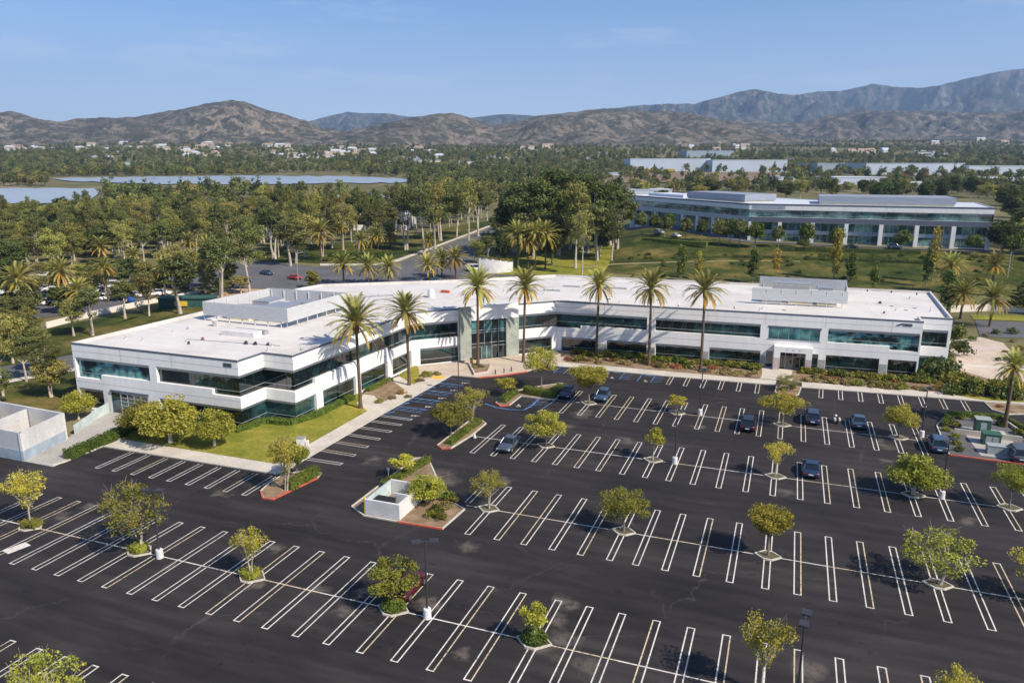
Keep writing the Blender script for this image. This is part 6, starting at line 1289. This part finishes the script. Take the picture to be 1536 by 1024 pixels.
# ---- the woodland of the valley: one mass, instanced
def far_wood():
    fc = bpy.data.collections.new('woodland prototypes')
    for i in range(6):
        r = random.Random(500+i); b = MB(); h = (11, 13, 9, 15, 12, 10)[i]; w = (9, 10, 10, 8, 12, 11)[i]
        T, C = make_tree(510+i, h, w, 1.5, 16, 26, 2.0, .75, (L_FAR, L_EUC, L_FAR, L_DENSE, L_FAR, L_EUCY)[i], M_BARK, ('round', 'dome', 'dome', 'cone', 'dome', 'round')[i], rtrunk=.25, limbs=3)
        o0 = len(C.v); 
        for k, f in enumerate(T.f): C.add([T.v[q] for q in f], (tuple(range(len(f))),), M_BARK)
        me = bpy.data.meshes.new('far tree'); me.from_pydata(C.v, [], C.f)
        for m in C.mats: me.materials.append(m)
        me.polygons.foreach_set('material_index', C.m); me.update(); o = bpy.data.objects.new('far tree', me); fc.objects.link(o)
    holes = [((-140, 324), (-140, 281), (150, 281), (160, 292), (150, 320)), ((70, 290), (70, 265), (420, 262.5), (612, 265), (612, 291)), ((325, 330), (400, 306), (520, 288), (648, 290), (625, 335), (480, 345)), ((900, 284), (900, 254), (1190, 254), (1190, 272), (1170, 284)), ((1010, 240), (1010, 230), (1110, 230), (1110, 240)), ((1215, 272), (1215, 256), (1620, 256), (1620, 272)), ((1240, 284), (1240, 272), (1340, 272), (1340, 284)), ((1150, 277), (1150, 270), (1240, 270), (1240, 277)), ((1470, 282), (1470, 272), (1620, 272), (1620, 282)), ((1345, 290), (1345, 281), (1420, 281), (1420, 290)), ((500, 350), (500, 316), (620, 316), (620, 350)), ((735, 350), (735, 320), (760, 300), (775, 300), (760, 345))]
    r = random.Random(77); pts = []; hs = set((int(a//6), int(b//3)) for a, b in NH)
    d = 300.
    while d < 3300:
        step = max(11, d*.0105); l = -d*.80
        while l < d*.80:
            dd, ll = d+r.uniform(-.5, .5)*step, l+r.uniform(-.5, .5)*step; l += step*1.0
            x, y = HX*dd+RX*ll, HY*dd+RY*ll; z = ground(x, y); px, py = pix(x, y, z)
            if py > 316 or not -90 < px < 1630: continue
            if px > 930 and py > 292: continue
            hit = [i for i, q in enumerate(holes) if inpoly(px, py, q)]
            if hit and (hit[0] in (0, 10, 11) or r.random() > (.28 if hit[0] > 2 else .045 if (py > 268 and py < 278) or py > 283 else 0)): continue
            if (int(px//6), int(py//3)) in hs and r.random() < .8: continue
            dn = noise.noise(Vector((x/160, y/160, 3)))
            if r.random() > .50+1.1*dn: continue
            pts.append((x, y, z-.3))
        d += step*.95
    me = bpy.data.meshes.new('woodland'); me.from_pydata(pts, [], []); o = bpy.data.objects.new('valley_woodland', me); COL.objects.link(o); o['kind'] = 'stuff'
    ng = bpy.data.node_groups.new('woodland', 'GeometryNodeTree'); ng.interface.new_socket('Geometry', in_out='INPUT', socket_type='NodeSocketGeometry'); ng.interface.new_socket('Geometry', in_out='OUTPUT', socket_type='NodeSocketGeometry')
    gi = ng.nodes.new('NodeGroupInput'); go = ng.nodes.new('NodeGroupOutput'); ip = ng.nodes.new('GeometryNodeInstanceOnPoints'); ci = ng.nodes.new('GeometryNodeCollectionInfo')
    ci.inputs['Collection'].default_value = fc; ci.inputs['Separate Children'].default_value = True; ci.inputs['Reset Children'].default_value = True; ip.inputs['Pick Instance'].default_value = True
    def rv(t, lo, hi, s):
        n = ng.nodes.new('FunctionNodeRandomValue'); n.data_type = t
        if t == 'FLOAT': n.inputs[2].default_value = lo; n.inputs[3].default_value = hi; n.inputs['Seed'].default_value = s; return n.outputs[1]
        if t == 'INT': n.inputs[4].default_value = lo; n.inputs[5].default_value = hi; n.inputs['Seed'].default_value = s; return n.outputs[2]
        n.inputs[0].default_value = lo; n.inputs[1].default_value = hi; n.inputs['Seed'].default_value = s; return n.outputs[0]
    ng.links.new(gi.outputs[0], ip.inputs['Points']); ng.links.new(ci.outputs[0], ip.inputs['Instance']); ng.links.new(rv('INT', 0, 5, 1), ip.inputs['Instance Index'])
    ng.links.new(rv('FLOAT_VECTOR', (0, 0, 0), (0, 0, 6.28), 2), ip.inputs['Rotation']); ng.links.new(rv("FLOAT", .6, 1.15, 3), ip.inputs['Scale']); ng.links.new(ip.outputs[0], go.inputs[0])
    md = o.modifiers.new('woodland', 'NODES'); md.node_group = ng
    print('woodland trees', len(pts))
far_wood()
# ------------------------------------------------------------------ hills
def interp(tab, x):
    if x <= tab[0][0]: return tab[0][1]
    for (xa, ya), (xb, yb) in zip(tab, tab[1:]):
        if x <= xb: t = (x-xa)/(xb-xa); return ya+(yb-ya)*t
    return tab[-1][1]
def hills(name, tab, D0, D1, mat, amp, nsc, seed, px0=-260, px1=1800, dpx=3.2, rows=74, jag=1.5):
    """a range of hills: the ridge stands D1 metres away, its foot D0"""
    pts = []; cols = int((px1-px0)/dpx)+1; D2 = D1*1.25
    for i in range(cols):
        px = px0+i*dpx; py = interp(tab, px)+jag*noise.fractal(Vector((px/14., seed, 0)), 1., 2., 4)
        r = ray(px, py); hn = math.hypot(r[0], r[1]); hd = HX*r[0]+HY*r[1]
        zr = EYE+D1*r[2]/hd
        for k in range(rows+10):
            if k <= rows: t = k/rows; D = D0+(D1-D0)*t
            else: t = 1-(k-rows)/10; D = D1+(D2-D1)*(k-rows)/10
            x, y = r[0]/hd*D, r[1]/hd*D
            zf = ground(*[c/max(1, D/3300.) for c in (x, y)])-6
            n = noise.ridged_multi_fractal(Vector((x/nsc, y/nsc, seed)), .9, 2.1, 5, 1., 2.)
            n2 = noise.fractal(Vector((x/(nsc*2.2), y/(nsc*2.2), seed+9)), 1., 2., 3)
            e = t**1.15
            w = math.sin(math.pi*min(1, t))**.8 if k <= rows else 0
            z = zf+(zr-zf)*max(0, e)+(zr-zf)*amp*w*(n-1.1)*.55+(zr-zf)*amp*.9*w*n2
            if k <= rows: z = min(z, EYE+(zr-EYE)*D/D1-(1-t)*2)
            pts.append((x, y, z))
    R_ = rows+10; b = MB(); b.add(pts, [(i*R_+k, (i+1)*R_+k, (i+1)*R_+k+1, i*R_+k+1) for i in range(cols-1) for k in range(R_-1)], mat)
    return struct(b.build(name, smooth=True))
H_NEAR = hillm('brown hills', (.135, .12, .095), (.245, .205, .162), (.066, .068, .052), .0030, .51)
H_MID = hillm('scrubby foothills', (.13, .115, .095), (.235, .195, .155), (.064, .066, .054), .0026, .52)
H_FAR = hillm('far mountains', (.085, .08, .065), (.21, .18, .145), (.038, .046, .036), .0020, .52)
hills('brown_hills', [(-260, 190), (-80, 176), (0, 168), (20, 167), (45, 175), (75, 182), (95, 183), (110, 178), (165, 177), (200, 176), (240, 168), (280, 163), (310, 155), (345, 150), (370, 153), (395, 163), (430, 172), (460, 182), (480, 190), (520, 197), (545, 192), (580, 184), (620, 176), (650, 172), (672, 170), (690, 172), (712, 180), (740, 187), (770, 184), (800, 176), (830, 171), (860, 168), (900, 163), (950, 165), (985, 167), (1010, 167), (1060, 175), (1100, 184), (1140, 195), (1190, 208), (1260, 216), (1800, 218)], 2300, 3300, H_NEAR, .42, 210, 1.7)
hills('foothills', [(-260, 215), (900, 214), (1000, 196), (1060, 178), (1150, 182), (1200, 184), (1250, 172), (1300, 166), (1400, 166), (1450, 170), (1536, 166), (1620, 160), (1800, 150)], 3400, 4600, H_MID, .50, 260, 4.2, px0=700)
hills('far_mountains', [(-260, 205), (380, 196), (460, 183), (490, 175), (520, 168), (545, 170), (580, 170), (610, 175), (640, 177), (700, 178), (730, 174), (760, 171), (800, 174), (850, 170), (960, 158), (1000, 156), (1040, 156), (1080, 146), (1110, 137), (1135, 134), (1160, 139), (1190, 143), (1230, 137), (1260, 137), (1310, 126), (1350, 131), (1380, 132), (1410, 128), (1450, 118), (1500, 107), (1536, 103), (1640, 95), (1800, 110)], 6400, 10000, H_FAR, .95, 620, 8.1, jag=1.0)
# ------------------------------------------------------------------ air, sky, sun, camera
def haze(dens, col):
    b = MB(); b.box(-15000, -400, -5, 15000, 16500, 2100, None); m = bpy.data.materials.new('haze'); m.use_nodes = True; nt = m.node_tree; nt.nodes.remove(nt.nodes['Principled BSDF'])
    v = nt.nodes.new('ShaderNodeVolumePrincipled'); v.inputs['Density'].default_value = dens; v.inputs['Color'].default_value = (*col, 1); v.inputs['Anisotropy'].default_value = .1
    nt.links.new(v.outputs[0], nt.nodes['Material Output'].inputs['Volume']); b.mats = [m]; o = b.build('haze'); o['kind'] = 'stuff'; o.rotation_euler = (0, 0, YAW); o.location = (0, 0, 0); return o
haze(.000074, (.44, .66, 1.0))
SUN_AZ = (.953, -.30); SUN_EL = R(42)
w = bpy.data.worlds.new('World'); scene.world = w; w.use_nodes = True; nt = w.node_tree; bg = nt.nodes['Background']
sky = nt.nodes.new('ShaderNodeTexSky'); sky.sky_type = 'NISHITA'; sky.sun_disc = False; sky.sun_elevation = SUN_EL; sky.sun_rotation = math.atan2(SUN_AZ[0], SUN_AZ[1]); sky.air_density = 1.0; sky.dust_density = 0.0; sky.ozone_density = 8.0; sky.altitude = 100
tc = nt.nodes.new('ShaderNodeTexCoord'); mp = nt.nodes.new('ShaderNodeMapping'); mp.inputs['Scale'].default_value = (1.2, 1.2, 7); mp.inputs['Rotation'].default_value = (0, 0, .4)
nt.links.new(tc.outputs['Generated'], mp.inputs['Vector']); cn = nt.nodes.new('ShaderNodeTexNoise'); cn.inputs['Scale'].default_value = 3.2; cn.inputs['Detail'].default_value = 8; cn.inputs['Roughness'].default_value = .62; nt.links.new(mp.outputs['Vector'], cn.inputs['Vector'])
cr_ = nt.nodes.new('ShaderNodeValToRGB'); cr_.color_ramp.elements[0].position = .53; cr_.color_ramp.elements[1].position = .75; cr_.color_ramp.elements[1].color = (.42, .42, .42, 1); nt.links.new(cn.outputs['Fac'], cr_.inputs['Fac'])
mx = nt.nodes.new('ShaderNodeMix'); mx.data_type = 'RGBA'; nt.links.new(cr_.outputs['Color'], mx.inputs[0]); wb = nt.nodes.new('ShaderNodeMix'); wb.data_type = 'RGBA'; wb.blend_type = 'MULTIPLY'; wb.inputs[0].default_value = 1; wb.inputs[7].default_value = (.97, .99, 1.035, 1); nt.links.new(sky.outputs[0], wb.inputs[6]); nt.links.new(wb.outputs[2], mx.inputs[6]); mx.inputs[7].default_value = (9, 9.3, 9.8, 1)
# thin high haze, thicker along the slant towards the horizon
sx = nt.nodes.new('ShaderNodeSeparateXYZ'); nt.links.new(tc.outputs['Generated'], sx.inputs[0]); mr = nt.nodes.new('ShaderNodeMapRange'); mr.interpolation_type = 'SMOOTHSTEP'; mr.inputs['From Min'].default_value = .21; mr.inputs['From Max'].default_value = -.03; mr.inputs['To Max'].default_value = .8
nt.links.new(sx.outputs['Z'], mr.inputs['Value']); m2 = nt.nodes.new('ShaderNodeMix'); m2.data_type = 'RGBA'; nt.links.new(mr.outputs['Result'], m2.inputs[0]); nt.links.new(mx.outputs[2], m2.inputs[6]); m2.inputs[7].default_value = (6.6, 7.2, 8.2, 1)
nt.links.new(m2.outputs[2], bg.inputs['Color']); bg.inputs['Strength'].default_value = .096
sl = bpy.data.lights.new('sun', 'SUN'); sl.energy = 4.6; sl.angle = R(.55); sl.color = (1.0, .885, .735); so = bpy.data.objects.new('sun', sl); COL.objects.link(so)
so.rotation_euler = Vector((-SUN_AZ[0]*math.cos(SUN_EL), -SUN_AZ[1]*math.cos(SUN_EL), -math.sin(SUN_EL))).to_track_quat('-Z', 'Y').to_euler()
cam = bpy.data.cameras.new('camera'); cam.sensor_width = 36; cam.sensor_fit = 'HORIZONTAL'; cam.lens = FPX/1536*36; cam.clip_start = .5; cam.clip_end = 20000
co = bpy.data.objects.new('camera', cam); COL.objects.link(co); co.location = (0, 0, EYE); co.rotation_euler = (R(90)-PITCH, 0, YAW); scene.camera = co
scene.view_settings.view_transform = 'Standard'; scene.view_settings.look = 'None'; scene.view_settings.exposure = .56; scene.view_settings.gamma = 1
scene.cycles.max_bounces = 6; scene.cycles.diffuse_bounces = 3; scene.cycles.glossy_bounces = 3; scene.cycles.transmission_bounces = 3; scene.cycles.volume_bounces = 0; scene.cycles.transparent_max_bounces = 4
